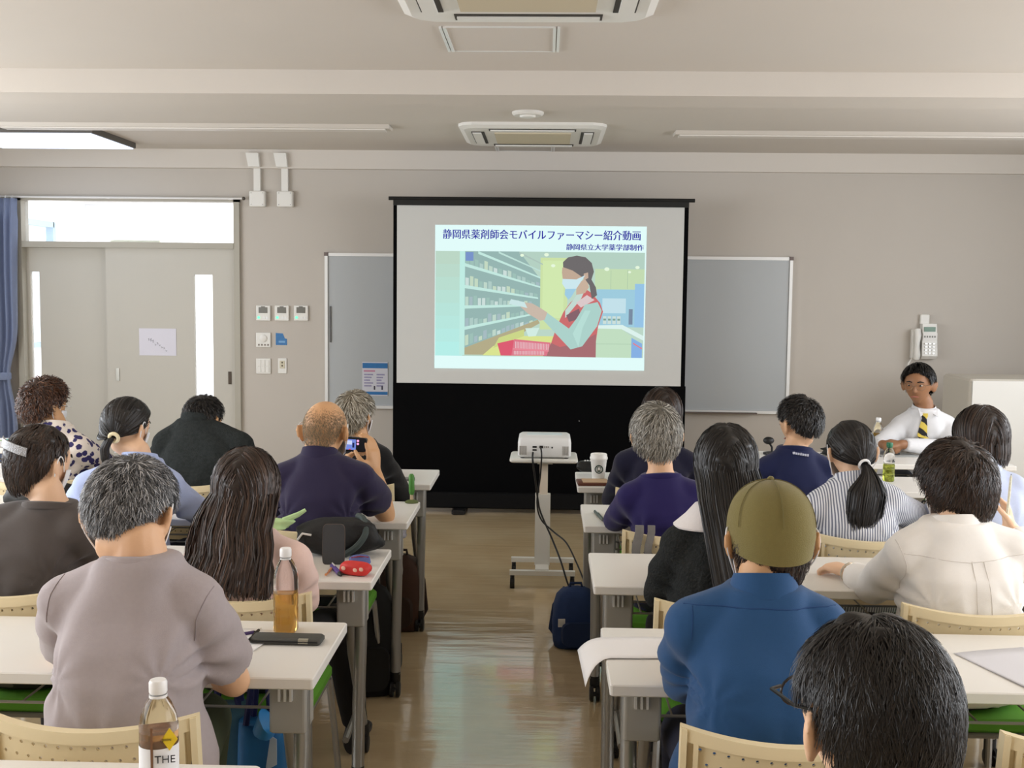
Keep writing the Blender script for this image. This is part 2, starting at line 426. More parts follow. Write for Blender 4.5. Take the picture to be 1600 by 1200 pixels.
MB().box(.85, 1.55, -.085, -.05, -.603, -.592).build('pen_tray', mat('tray_brown', (96, 84, 76), .5), t)
t = thing('notice_poster', 'white notice with blue bands and printed columns on the whiteboard', 'poster', at(586, 592, 8.675))
t.location.y = 8.676
MB().box(-.1, .1, -.002, 0, -.132, .132).build('sheet', mat('poster_paper', (206, 206, 214), .6), t)
mb_ = mat('poster_blue', (38, 110, 170), .5, var=.15, vscale=40)
MB().box(-.098, .098, -.0032, -.002, .083, .124).build('band', mb_, t); MB().box(-.098, .098, -.0032, -.002, -.124, -.1).build('band', mb_, t)
MB().box(-.088, .0, -.0032, -.002, .055, .068).build('poster_heading', mat('poster_pink', (190, 130, 156), .6), t)
mi = mat('poster_ink', (150, 146, 178), .6, var=.3, vscale=120)
for r in range(5):
    for x0, x1 in ((-.085, -.015), (.012, .075)):
        MB().box(x0, x1-.012*((r*7) % 3), -.0030, -.002, .028-r*.022, .039-r*.022).build('poster_print', mi, t)
for x in (-.01, .05): MB().box(x, x+.012, -.0032, -.002, -.085, -.055).build('pictogram', mat('poster_dark', (60, 60, 75), .6), t)

# ---- wall telephone
t = thing('wall_telephone', 'white wall telephone with handset and keypad above the speaker', 'telephone', at(1442, 535, YF))
t.location.y = YF
MB().rbox(-.035, .035, -.03, 0, .14, .215, .008).build('wall_plate', M_white, t)
MB().rings([[(-.03, -.06, -.125), (.085, -.06, -.125), (.085, 0, -.125), (-.03, 0, -.125)], [(-.03, -.085, -.1), (.085, -.085, -.1), (.085, 0, -.1), (-.03, 0, -.1)], [(-.025, -.055, .145), (.082, -.055, .145), (.082, 0, .145), (-.025, 0, .145)]]).build('body', M_white, t)
MB().rbox(-.10, -.035, -.055, 0, -.125, .1, .014).build('cradle', M_white, t)
MB().tube([(-.07, -.075, .1), (-.07, -.09, .06), (-.072, -.085, -.02), (-.072, -.09, -.09), (-.07, -.075, -.12)], [.024, .026, .018, .026, .024], 10).build('handset', M_white, t, True)
MB().box(-.015, .07, -.066, -.055, .085, .12).build('display', mat('phone_lcd', (96, 128, 110), .3), t)
MB().box(-.025, .082, -.074, -.05, .02, .075).build('name_plate', mat('phone_plate', (232, 230, 226), .5), t)
for i in range(5): MB().box(-.017+i*.019, -.006+i*.019, -.0755, -.074, .04, .054).build('memory_key', M_lcd, t)
for i in range(4):
    for j in range(3): MB().box(-.012+j*.028, .008+j*.028, -.088, -.078, -.085+i*.024, -.072+i*.024).build('key', M_alu, t)
MB().tube([(-.09, -.04, -.12), (-.115, -.04, -.16), (-.118, -.03, -.22), (-.105, -.02, -.25)], .006, 6).build('cord', M_white, t, True)

# ---- white cabinet at the right
t = thing('storage_cabinet', 'white rolling cabinet at the right edge of the picture', 'cabinet', (3.42, 7.72, 0))
mcab = mat('cabinet_white', (216, 215, 210), .45); mcs = mat('cabinet_side_shade', (196, 190, 178), .55)  # body white darkened: shade of the left face put into the colour
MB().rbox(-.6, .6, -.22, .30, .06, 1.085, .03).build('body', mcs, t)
MB().box(-.585, .6, -.236, -.219, .30, 1.075).build('front_panel', mcab, t)
MB().box(-.585, .6, -.234, -.219, .12, .285).build('lower_panel', mcab, t)
for sx in (-.52, .52):
    for sy in (-.17, .24): MB().lathe([(.03, 0), (.03, .06), (.02, .065)], sx, sy, 10).build('caster', M_dark, t)
# ================================================================== PROJECTION SCREEN
def projection_screen():
    Y = 8.2
    t = thing('projection_screen', 'black-framed pull-up projection screen showing a pharmacy slide', 'projection screen', (0, Y, 0))
    mblk = mat('screen_black', (4, 4, 5), .9, spec=.1)
    MB().box(-1.118, 1.024, 0, .006, .93, 2.29).build('black_border', mblk, t)
    MB().box(-1.118, 1.030, -.004, .004, .14, .955).build('black_apron', mblk, t)
    MB().box(-1.091, .993, -.003, 0, .949, 2.25).build('white_fabric', mat('screen_white', (196, 196, 192), .8), t)
    MB().tube([(-1.152, .0, 2.300), (1.066, .0, 2.300)], .014, 10).build('top_bar', mat('bar_black', (14, 16, 17), .35), t, True)
    MB().box(-1.118, 1.024, -.012, .012, 2.25, 2.29).build('top_rail', mat('bar_black', (14, 16, 17), .35), t)
    MB().rbox(-1.20, 1.10, -.06, .07, .035, .15, .02).build('floor_case', mat('case_black', (6, 6, 7), .7, spec=.2), t)
    for x in (-.62, .62): MB().rbox(x-.05, x+.05, -.14, .2, 0, .035, .015).build('foot', M_dark, t)
    for x in (-.05,): MB().box(x-.02, x+.02, .02, .05, .15, 2.29).build('support_mast', M_dark, t)
    # ---- the projected slide: flat picture on the fabric
    X0, ZT = -.812, 2.112
    def P(u, v): return X0+(u-257)/1083*1.536, ZT-(v-166)/742*1.046
    cols = {}; mats = []; mb = MB(); depth = [.0032]
    def poly(pts, c, s=1.0):
        if c != (226, 252, 250): c = tuple(int(v*.80+w*.20) for v, w in zip(c, (196, 222, 210)))
        if (c, s) not in cols: cols[(c, s)] = len(mats); mats.append(emis('slide_%d_%d_%d' % c, c, s))
        mb.mi = cols[(c, s)]; depth[0] += .00004
        q = [P(*p) for p in pts]
        mb.raw([(x, -depth[0], z) for x, z in q], [tuple(range(len(q)))])
    def rect(u0, v0, u1, v1, c): poly([(u0, v1), (u1, v1), (u1, v0), (u0, v0)], c)
    def line(a, b, w, c, w2=None):
        w2 = w if w2 is None else w2
        poly([(a[0], a[1]+w), (b[0], b[1]+w2), (b[0], b[1]), (a[0], a[1])], c)
    rect(257, 166, 1340, 908, (226, 252, 250))
    rect(260, 300, 1333, 842, (186, 214, 198))
    for k in range(8): rect(260, 300+k*67, 400, 300+(k+1)*67+1 if k < 7 else 842, (186-k, 214+k*4, 196+k*6))
    rect(700, 300, 1333, 392, (178, 206, 192))
    rect(800, 330, 940, 700, (206, 226, 158)); rect(812, 345, 920, 640, (214, 236, 168))
    poly([(412, 800), (800, 645), (800, 440), (690, 300), (412, 300)], (140, 172, 170))
    rg = random.Random(3)
    boards = [((412, 262), (800, 420)), ((412, 362), (800, 478)), ((412, 474), (790, 535)), ((412, 580), (760, 572)), ((412, 690), (790, 612)), ((412, 790), (790, 655))]
    for bi, (a, b) in enumerate(boards[1:]):
        n = 16
        for k in range(n):
            f = (k+.1)/n; x0 = a[0]+(b[0]-a[0])*f; x1 = a[0]+(b[0]-a[0])*(k+.85)/n
            yb = a[1]+(b[1]-a[1])*f; h = (55-38*f)*rg.uniform(.45, 1.0)
            if yb-h < 302: h = max(2, yb-302)
            c = rg.choice([(172, 200, 196), (190, 214, 200), (160, 180, 190), (196, 216, 190), (150, 186, 178), (206, 222, 220)])
            poly([(x0, yb), (x1, yb+(b[1]-a[1])*.75/n), (x1, yb+(b[1]-a[1])*.75/n-h), (x0, yb-h)], c)
    for a, b in boards[1:5]: line(a, b, 17, (196, 236, 228), 8)
    line((480, 300), (800, 430), 14, (196, 236, 228), 8); line((585, 300), (800, 396), 10, (190, 226, 218), 6); line((690, 300), (812, 362), 10, (168, 190, 182), 6)
    rect(415, 305, 455, 350, (104, 130, 200))
    poly([(412, 835), (412, 800), (790, 650), (800, 668), (570, 800), (540, 835)], (176, 160, 120))
    rect(385, 300, 412, 838, (192, 240, 232))
    poly([(505, 838), (560, 790), (700, 735), (900, 735), (900, 838)], (224, 230, 130))
    poly([(560, 800), (590, 745), (720, 700), (720, 735)], (206, 214, 120))
    poly([(725, 695), (798, 692), (780, 735), (742, 738)], (214, 240, 232))
    rect(1080, 385, 1333, 495, (196, 220, 172)); rect(1160, 392, 1163, 490, (170, 196, 160)); rect(1245, 388, 1248, 486, (170, 196, 160))
    rect(1090, 490, 1333, 684, (150, 200, 226)); rect(1120, 536, 1240, 612, (196, 226, 240)); rect(1256, 590, 1276, 670, (104, 120, 150)); rect(1285, 460, 1333, 684, (140, 190, 236))
    for k in range(4): rect(1124+k*24, 628, 1142+k*24, 668, (206, 224, 220)); rect(1126+k*24, 640, 1140+k*24, 650, (110, 150, 140))
    poly([(1088, 692), (1088, 676), (1225, 672), (1333, 728), (1333, 752), (1220, 694)], (226, 248, 244))
    poly([(1088, 842), (1088, 692), (1220, 694), (1272, 730), (1272, 842)], (194, 222, 190)); rect(1088, 770, 1272, 773, (170, 200, 170))
    poly([(1272, 842), (1272, 738), (1327, 768), (1327, 842)], (122, 166, 232)); line((1280, 762), (1327, 790), 8, (226, 110, 130))
    for u, v, r in ((830, 315, 12), (865, 371, 11), (1140, 386, 13), (1296, 376, 11), (705, 319, 10), (1256, 400, 8)):
        poly([(u+r*math.cos(a), v-r*.75*math.sin(a)) for a in np.linspace(0, 2*PI, 13)[:-1]][::-1], (240, 255, 226))
    # pharmacist
    poly([(1050, 845), (820, 838), (860, 770), (885, 690), (920, 610), (955, 560), (1035, 490), (1065, 510), (1108, 560), (1124, 605), (1100, 680), (1090, 760), (1090, 845)], (206, 84, 88))
    poly([(1050, 845), (820, 838), (860, 770), (905, 790), (1000, 770), (1090, 720), (1090, 845)], (160, 84, 92))
    poly([(930, 600), (975, 540), (1000, 500), (1040, 470), (1010, 540), (930, 640)], (196, 218, 210))
    poly([(935, 625), (1000, 590), (1015, 640), (950, 660)], (120, 70, 84))
    poly([(985, 560), (1040, 520), (1080, 545), (1010, 585)], (226, 196, 200))
    poly([(960, 802), (815, 650), (835, 612), (950, 694), (990, 640), (1030, 570), (1095, 556), (1117, 600), (1095, 680), (1020, 785)], (168, 208, 202))
    poly([(1000, 790), (970, 720), (1005, 650), (1030, 600), (1060, 600), (1020, 690)], (182, 222, 216))
    poly([(800, 655), (740, 620), (700, 585), (712, 560), (760, 566), (800, 588), (838, 612), (825, 650)], (204, 176, 160))
    poly([(640, 570), (650, 545), (720, 560), (735, 590)], (206, 232, 236))
    poly([(985, 520), (985, 470), (1035, 430), (1050, 480), (1030, 510)], (204, 168, 146))
    poly([(916, 445), (910, 405), (912, 380), (945, 375), (1000, 400), (1030, 420), (990, 460)], (194, 158, 136))
    poly([(1065, 540), (1052, 470), (1030, 440), (1000, 418), (965, 395), (916, 378), (915, 352), (940, 328), (985, 318), (1030, 326), (1062, 355), (1074, 400), (1062, 440), (1085, 480), (1092, 520)], (92, 80, 84))
    poly([(1022, 445), (1022, 410), (1044, 404), (1046, 432)], (198, 160, 140))
    poly([(930, 490), (912, 462), (914, 438), (985, 440), (1030, 418), (985, 488)], (206, 234, 246))
    poly([(945, 545), (926, 520), (928, 490), (985, 488), (960, 530)], (150, 200, 232))
    # basket
    poly([(600, 838), (582, 775), (665, 755), (690, 800), (655, 838)], (226, 62, 92))
    poly([(655, 838), (668, 752), (858, 768), (838, 836)], (228, 96, 120))
    for k in range(22): rect(674+k*8, 764+k*.55, 678+k*8, 800+k*.3, (240, 190, 200))
    for k in range(20): rect(668+k*8, 812, 672+k*8, 832, (240, 190, 200))
    line((662, 798), (848, 806), 9, (240, 120, 140))
    rect(257, 842, 1340, 908, (226, 252, 250))
    o = mb.build('projected_slide', mats, t)
    ink = emis('slide_ink', (44, 40, 168), .9); ink2 = emis('slide_ink_teal', (46, 92, 168), .9)
    def tx(nm, body, u, v, width, m, hgt, bold):
        x, z = P(u, v)
        ob = text(nm, body, .1, m, (x, -.0066, z), (PI/2, 0, 0), o, 'LEFT', .0, 0)
        xs = [v_.co.x for v_ in ob.data.vertices]; ys = [v_.co.y for v_ in ob.data.vertices]
        sx = width/1083*1.536/(max(xs)-min(xs)); sy = hgt/742*1.046/(max(ys)-min(ys))
        ob.data.transform(Matrix.Diagonal((sx, sy, 1, 1)) @ Matrix.Translation((-min(xs), -min(ys), 0)))
        if bold:
            c2 = link(nm, ob.data, o, (x+.0028, -.0067, z)); c2.rotation_euler = (PI/2, 0, 0)
        return ob
    tx('title_text', '静岡県薬剤師会モバイルファーマシー紹介動画', 297, 238, 1010, ink, 50, 1)
    tx('subtitle_text', '静岡県立大学薬学部制作', 930, 290, 395, ink, 32, 1)
    tx('page_number', '12', 1245, 890, 30, emis('slide_ink_grey', (150, 190, 190), .8), 18, 0)
projection_screen()

# ================================================================== TABLES
M_top = mat('table_laminate', (232, 230, 225), .38, var=.01, vscale=4)
M_edge = mat('table_edge', (214, 208, 200), .4)
M_leg = mat('table_leg_steel', (158, 157, 153), .32, metal=.55)
M_box = mat('table_bracket', (166, 164, 158), .5)
M_rub = mat('caster_rubber', (20, 20, 21), .5)
def table_proto(label, loc):
    t = thing('folding_table', label, 'table', loc, 0, 'white folding tables in rows')
    Wd, D, Z = 1.5, .45, .72       # origin: near edge middle on the floor
    h = Wd/2
    m = MB(); m.mi = 0; m.rbox(-h, h, 0, D, Z-.028, Z, .006, 2)
    m.build('table_top', [M_top], t)
    MB().box(-h+.25, h-.25, .10, D-.06, Z-.042, Z-.028).build('under_frame', M_leg, t)
    for s in (-1, 1):
        x = s*(h-.085)
        b = MB().rbox(x-.045, x+.045, .10, .20, .545, Z-.028, .008); b.build('leg_bracket', M_box, t)
        k = MB()
        for j in range(3): k.box(x-.02+j*.014, x-.014+j*.014, .088, .10, .63, .665)
        k.build('latch_ribs', M_alu, t)
        xx = s*(h-.055)
        MB().tube([(xx, .13, Z-.03), (xx, .125, .50), (xx, .085, .30), (xx, .07, .09)], .0205, 12).build('leg', M_leg, t, True)
        MB().tube([(xx-s*.05, .17, .60), (xx-s*.045, .22, .42), (xx-s*.04, .42, .10)], .015, 10).build('leg', M_leg, t, True)
        MB().tube([(xx-s*.045, .10, .17), (xx-s*.045, .36, .19)], .011, 8).build('stretcher', M_leg, t, True)
        for (cx, cy) in ((xx, .07), (xx-s*.04, .425)):
            c = MB().tube([(cx, cy, .10), (cx, cy, .055)], .021, 10).build('caster', M_rub, t, True)
            w = MB()
            for e in (-1, 1):
                rs = []
                for yy, rr in ((.004*e, .02), (.006*e, .032), (.018*e, .032), (.021*e, .026)):
                    rs.append([(cx+yy, cy-.012+rr*math.cos(a), .032+rr*math.sin(a)) for a in np.linspace(0, 2*PI, 15)[:-1]])
                w.rings(rs if e > 0 else [r[::-1] for r in rs])
            w.build('wheel', M_rub, c, True)
            MB().box(cx-.006, cx+.006, cy-.07, cy-.04, .04, .048).build('brake_lever', M_rub, c)
    # wire shelf under the top
    sh = MB()
    for k in range(9): sh.tube([(-h+.16+k*.147, .13, .60), (-h+.16+k*.147, .40, .60)], .003, 5)
    for y in (.13, .265, .40): sh.tube([(-h+.13, y, .60), (h-.13, y, .60)], .004, 5)
    for sx in (-h+.13, h-.13):
        for y in (.13, .40): sh.tube([(sx, y, .60), (sx, y, Z-.03)], .004, 5)
    sh.build('wire_shelf', M_leg, t)
    return t
ROWN = {1: 5.19, 2: 4.31, 3: 3.408, 4: 2.53, 5: 1.60}
XLE, XRE = -.53, .16
names = {1: 'front row', 2: 'second row', 3: 'third row', 4: 'fourth row', 5: 'nearest row'}
tproto = None
for r in range(1, 6):
    for side, k in ((-1, 0), (-1, 1), (1, 0), (1, 1)):
        if k == 1 and r == 5: continue
        xc = (XLE-.75-k*1.51) if side < 0 else (XRE+.75+k*1.51)
        lab = 'white folding table, %s, %s the aisle, %s' % (names[r], 'left of' if side < 0 else 'right of', 'aisle end' if k == 0 else 'wall end')
        loc = (xc, ROWN[r], 0)
        if tproto is None: tproto = table_proto(lab, loc); remember(tproto)
        else: copy_tree(tproto, loc, 0, lab)
copy_tree(tproto, (1.80, 6.06, 0), 0, 'white table the person in shirt and tie leans on')
copy_tree(tproto, (-3.62, 6.15, 0), 0, 'white table with papers in front of the curtain')

# ================================================================== CHAIRS
M_shell = mat('chair_cream_plastic', (226, 210, 172), .45)
M_seat = mat('chair_green_fabric', (88, 152, 40), .8, bump=.15, bscale=500)
def back_surface(u, v):
    # u across (-.22..22), v up (0..1): curved perforated back, middle nearest the camera
    return (u, -.235+1.15*u*u+.02*(1-v)-.015*v, .525+.240*v+.40*u*u*v)
def chair_proto(label, loc):
    t = thing('stacking_chair', label, 'chair', loc, 0, 'cream perforated stacking chairs')
    m = MB(); TH = .007
    HW = .185; NX, NZ = 14, 7; v0, v1 = .10, .90
    def pt(u, v, o): x, y, z = back_surface(u, v); return (x, y-o, z)
    cw = 2*HW/NX; ch = (v1-v0)/NZ
    for j in range(NZ):
        off = 0 if j % 2 == 0 else .5
        for i in range(NX):
            ua, ub = -HW+(i)*cw, -HW+(i+1)*cw; va, vb = v0+j*ch, v0+(j+1)*ch
            um, vm = (ua+ub)/2, (va+vb)/2
            hu = .0036; hv = .0036/.24
            cx = um+(cw*.25 if j % 2 else -cw*.25)
            outer = [(ua,va),(um,va),(ub,va),(ub,vm),(ub,vb),(um,vb),(ua,vb),(ua,vm)]
            inner = [(cx-hu*.7,vm-hv*.7),(cx,vm-hv),(cx+hu*.7,vm-hv*.7),(cx+hu,vm),(cx+hu*.7,vm+hv*.7),(cx,vm+hv),(cx-hu*.7,vm+hv*.7),(cx-hu,vm)]
            vs = [pt(*p, TH) for p in outer]+[pt(*p, TH) for p in inner]+[pt(*p, 0) for p in outer]+[pt(*p, 0) for p in inner]
            fs = []
            for k in range(8):
                n = (k+1) % 8
                fs += [(k, n, 8+n, 8+k), (16+n, 16+k, 24+k, 24+n), (8+k, 8+n, 24+n, 24+k)]
            m.raw(vs, fs)
    m.build('back_panel', M_shell, t, True, angle=35)
    # rim round the back: top lip, side flanges, bottom
    rim = MB()
    us = np.linspace(-.215, .215, 25)
    def band(v_lo, v_hi, o0, o1):
        rs = []
        for u in us:
            a = pt(u, v_lo, o0); b = pt(u, v_hi, o0); c = pt(u, v_hi, o1); d = pt(u, v_lo, o1)
            rs.append([a, b, c, d])
        rim.rings(rs)
    band(.89, 1.0, .017, -.006); band(0, .11, .012, -.004)
    for s in (-1, 1):
        for (ua, ub, o0, o1) in ((.183, .192, .017, -.002), (.205, .216, .022, -.004), (.185, .212, .004, -.002)):
            rs = []
            for v in np.linspace(.0, .995, 8):
                rs.append([pt(s*ua, v, o0), pt(s*ub, v, o0), pt(s*ub, v, o1), pt(s*ua, v, o1)])
            rim.rings(rs)
    rim.build('back_rim', M_shell, t, True, angle=35)
    # seat: cushion over a cream pan
    def blob(z0, z1, hw, y0, y1, r=.07):
        return MB().rbox(-hw, hw, y0, y1, z0, z1, r, 6)
    blob(.412, .452, .205, -.19, .22).build('seat_cushion', M_seat, t, True)
    blob(.398, .413, .20, -.19, .21).build('seat_pan', mat('seat_pan_plastic', (120, 118, 108), .6), t, True)
    for s in (-1, 1):
        MB().tube([(s*.19, .18, .40), (s*.205, .21, .2), (s*.215, .235, .012)], .0105, 8).build('leg', M_leg, t, True)
        MB().tube([(s*.19, -.12, .40), (s*.205, -.19, .2), (s*.215, -.215, .012)], .0105, 8).build('leg', M_leg, t, True)
        MB().tube([(s*.185, .17, .40), (s*.188, -.13, .40), (s*.20, -.19, .45), (s*.205, -.19, .58), (s*.205, -.185, .74)], .010, 8).build('back_support', M_leg, t, True)
        for yy in (.235, -.215): MB().tube([(s*.215, yy, .0), (s*.215, yy, .02)], .014, 8).build('foot', M_rub, t)
    return t
CH = [(-.22, .0)]
chairs = [  # x, row, label
 (-2.27, 1, 'cream chair of the person in the spotted blouse'), (-1.57, 1, 'cream chair of the person in the charcoal sweater'), (-.87, 1, 'cream chair of the person in the black top'),
 (-1.60, 2, 'cream chair of the person in the light blue shirt'), (-.855, 2, 'cream chair of the person holding the camera'),
 (-1.53, 3, 'cream chair of the person with the silver barrette'), (-.86, 3, 'cream chair of the person in the pink top'),
 (-.893, 4, 'cream chair of the person in the grey T-shirt'),
 (.53, 1, 'cream chair of the person in dark navy beneath the screen'), (1.15, 1, 'cream chair of the person in the navy T-shirt'),
 (.50, 2, 'cream chair of the person in the purple-navy sweater'), (1.18, 2, 'cream chair of the person in the striped shirt'), (1.66, 2, 'cream chair of the person in the pale blue shirt'),
 (.527, 3, 'cream chair of the person in the black cardigan'), (1.206, 3, 'cream chair of the person in the white blouse'),
 (.49, 4, 'cream chair of the person in the olive cap'), (1.11, 4, 'empty cream chair at the lower right corner'), (.42, 5, 'cream chair of the nearest person with glasses')]
cproto = None; CHAIR = {}
for x, r, lab in chairs:
    loc = (x, ROWN[r]-.155-(.035 if r == 4 else 0), 0)
    if cproto is None: cproto = chair_proto(lab, loc); remember(cproto); o = cproto
    else: o = copy_tree(cproto, loc, 0, lab)
    CHAIR[(r, x)] = o
copy_tree(cproto, (2.22, 6.84, 0), PI, 'cream chair of the person in shirt and tie')
# ================================================================== PEOPLE: tools
def U(v): v = np.asarray(v, float); return v/np.linalg.norm(v)
Z3 = np.array([0, 0, 1.0])
def limb(mb, pts, radii, n=14, caps=(True, True)):
    pts = [np.asarray(p, float) for p in pts]; radii = list(radii)
    # smooth the polyline a little
    P = []; R = []
    for i in range(len(pts)-1):
        for k in range(4):
            f = k/4; P.append(pts[i]*(1-f)+pts[i+1]*f); R.append(radii[i]*(1-f)+radii[i+1]*f)
    P.append(pts[-1]); R.append(radii[-1])
    t0 = U(P[1]-P[0]); t1 = U(P[-1]-P[-2])
    pre = [(P[0]-t0*R[0]*math.sin(a), R[0]*math.cos(a)) for a in (1.35, .95, .5)] if caps[0] else []
    post = [(P[-1]+t1*R[-1]*math.sin(a), R[-1]*math.cos(a)) for a in (.5, .95, 1.35)] if caps[1] else []
    mb.tube([p for p, _ in pre]+P+[p for p, _ in post], [r for _, r in pre]+R+[r for _, r in post], n)
def spline(pts, n=5):
    cv = np.array(pts, float); out = []; m = len(cv)
    for i in range(m-1):
        p0, p1, p2, p3 = cv[max(i-1, 0)], cv[i], cv[i+1], cv[min(i+2, m-1)]
        for k in range(n):
            f = k/n; out.append(.5*((2*p1)+(-p0+p2)*f+(2*p0-5*p1+4*p2-p3)*f*f+(-p0+3*p1-3*p2+p3)*f**3))
    out.append(cv[-1]); return out
def ering(c, ax, ay, n=24, p=2.0):
    out = []
    for k in range(n):
        a = 2*PI*k/n; ca, sa = math.cos(a), math.sin(a)
        out.append(c+ax*math.copysign(abs(ca)**(2/p), ca)+ay*math.copysign(abs(sa)**(2/p), sa))
    return out
def remesh(mb, vox, it=4, fac=.5):
    me = bpy.data.meshes.new('tmp'); me.from_pydata(mb.v, [], mb.f); me.update()
    bm = bmesh.new(); bm.from_mesh(me); bmesh.ops.recalc_face_normals(bm, faces=bm.faces); bm.to_mesh(me); bm.free()
    o = bpy.data.objects.new('tmp', me); COL.objects.link(o)
    m = o.modifiers.new('r', 'REMESH'); m.mode = 'VOXEL'; m.voxel_size = vox; m.use_smooth_shade = True
    s = o.modifiers.new('s', 'SMOOTH'); s.factor = fac; s.iterations = it
    bpy.context.view_layer.update()
    r = bpy.data.meshes.new_from_object(o.evaluated_get(bpy.context.evaluated_depsgraph_get()))
    bpy.data.objects.remove(o); bpy.data.meshes.remove(me)
    return r
def coords(me):
    a = np.empty(len(me.vertices)*3); me.vertices.foreach_get('co', a); return a.reshape(-1, 3)
def normals(me):
    a = np.empty(len(me.vertices)*3); me.vertices.foreach_get('normal', a); return a.reshape(-1, 3)
def wrinkle(me, amp, seed, foc=()):
    """cloth folds; foc: (point, strength, radius) where folds radiate, e.g. armpits"""
    p = coords(me); n = normals(me); r = np.random.default_rng(seed)
    d = np.zeros(len(p))
    for k in range(5):
        w = U(r.normal(size=3)*np.array([1, .6, 1.3])); w2 = U(r.normal(size=3)); f = r.uniform(16, 40)
        d += np.sin(p@w*f+r.uniform(0, 6)+1.6*np.sin(p@w2*r.uniform(8, 15)+r.uniform(0, 6)))/(1+k*.5)
    d *= amp*.33
    for c, s, rad in foc:
        v = p-np.asarray(c); dist = np.linalg.norm(v, axis=1); ang = np.arctan2(v[:, 2], v[:, 0])
        d += s*np.exp(-(dist/rad)**2)*np.sin(ang*9+dist*14)*np.clip(dist/.05, 0, 1)
    p = p+n*d[:, None]
    me.vertices.foreach_set('co', p.ravel()); me.update()

# ---- materials for people
def skin(name, c): return mat(name, c, .48, spec=.4, var=.06, vscale=14, bump=.03, bscale=220)
SK = {'a': skin('skin_warm', (222, 178, 142)), 'b': skin('skin_tan', (204, 158, 116)), 'c': skin('skin_pale', (230, 190, 158)), 'd': skin('skin_dimmed', (146, 104, 74))}  # last tone, the speaker's, is darkened to stand for dim front light
def cloth(name, c, rough=.85, var=.05, bump=.12, bscale=700, sheen=.15):
    return mat(name, c, rough, spec=.25, var=var, vscale=120, bump=bump, bscale=bscale, sheen=sheen)
def ramp_hair(name, stops, rough=.42):
    if name in MATS: return MATS[name]
    m = bpy.data.materials.new(name); m.use_nodes = True; nt = m.node_tree; b = nt.nodes['Principled BSDF']
    at_ = nt.nodes.new('ShaderNodeAttribute'); at_.attribute_name = 'strand'
    r = nt.nodes.new('ShaderNodeValToRGB'); e = r.color_ramp.elements
    while len(e) < len(stops): e.new(.5)
    for i, (p, c) in enumerate(stops): e[i].position = p; e[i].color = (*s2l(c), 1)
    nt.links.new(at_.outputs['Fac'], r.inputs['Fac']); nt.links.new(r.outputs['Color'], b.inputs['Base Color'])
    b.inputs['Roughness'].default_value = rough; b.inputs['Specular IOR Level'].default_value = .45
    MATS[name] = m; return m
HM = {'black': ramp_hair('hair_black', [(0, (14, 12, 12)), (1, (34, 29, 27))]),
      'dbrown': ramp_hair('hair_dark_brown', [(0, (24, 16, 12)), (.7, (46, 31, 23)), (1, (70, 48, 34))]),
      'brown': ramp_hair('hair_brown', [(0, (40, 22, 14)), (.7, (70, 42, 26)), (1, (104, 66, 42))]),
      'grey': ramp_hair('hair_grey_mixed', [(0, (44, 44, 46)), (.45, (84, 84, 86)), (.75, (140, 140, 142)), (1, (205, 205, 208))], .5),
      'silver': ramp_hair('hair_silver', [(0, (70, 66, 58)), (.5, (128, 124, 114)), (1, (190, 186, 178))], .5),
      'lbrown': ramp_hair('hair_soft_brown', [(0, (30, 21, 17)), (.7, (58, 42, 34)), (1, (86, 64, 52))]),
      'beige': ramp_hair('hair_beige_grey', [(0, (84, 74, 58)), (.5, (150, 142, 126)), (1, (200, 194, 180))], .5),
      'stub': ramp_hair('hair_stubble', [(0, (104, 88, 66)), (1, (140, 122, 96))], .8)}

# ---- head and hair in head coordinates (x right, y forward, z up)
HA, HB, HC = .0745, .0945, .090
BLOW = [.135]
def rs(d, b_low=None):
    b_low = b_low or BLOW[0]
    c = np.where(d[..., 2] > 0, HC, b_low)
    return 1/np.sqrt((d[..., 0]/HA)**2+(d[..., 1]/HB)**2+(d[..., 2]/c)**2)
LINE = [(0, .052), (35, .050), (62, .030), (78, -.012), (88, .006), (100, .012), (112, -.02), (130, -.058), (155, -.078), (180, -.080)]
SHORTM = [(0, .052), (35, .050), (62, .030), (78, -.004), (88, .010), (100, .018), (112, .004), (124, -.028), (140, -.052), (160, -.064), (180, -.066)]
def zline(d, line):
    ph = np.degrees(np.arctan2(np.abs(d[..., 0]), d[..., 1])); return np.interp(ph, [a for a, _ in line], [b for _, b in line])
def hmask(d, line): return (d[..., 2]*rs(d)-zline(d, line))/.014
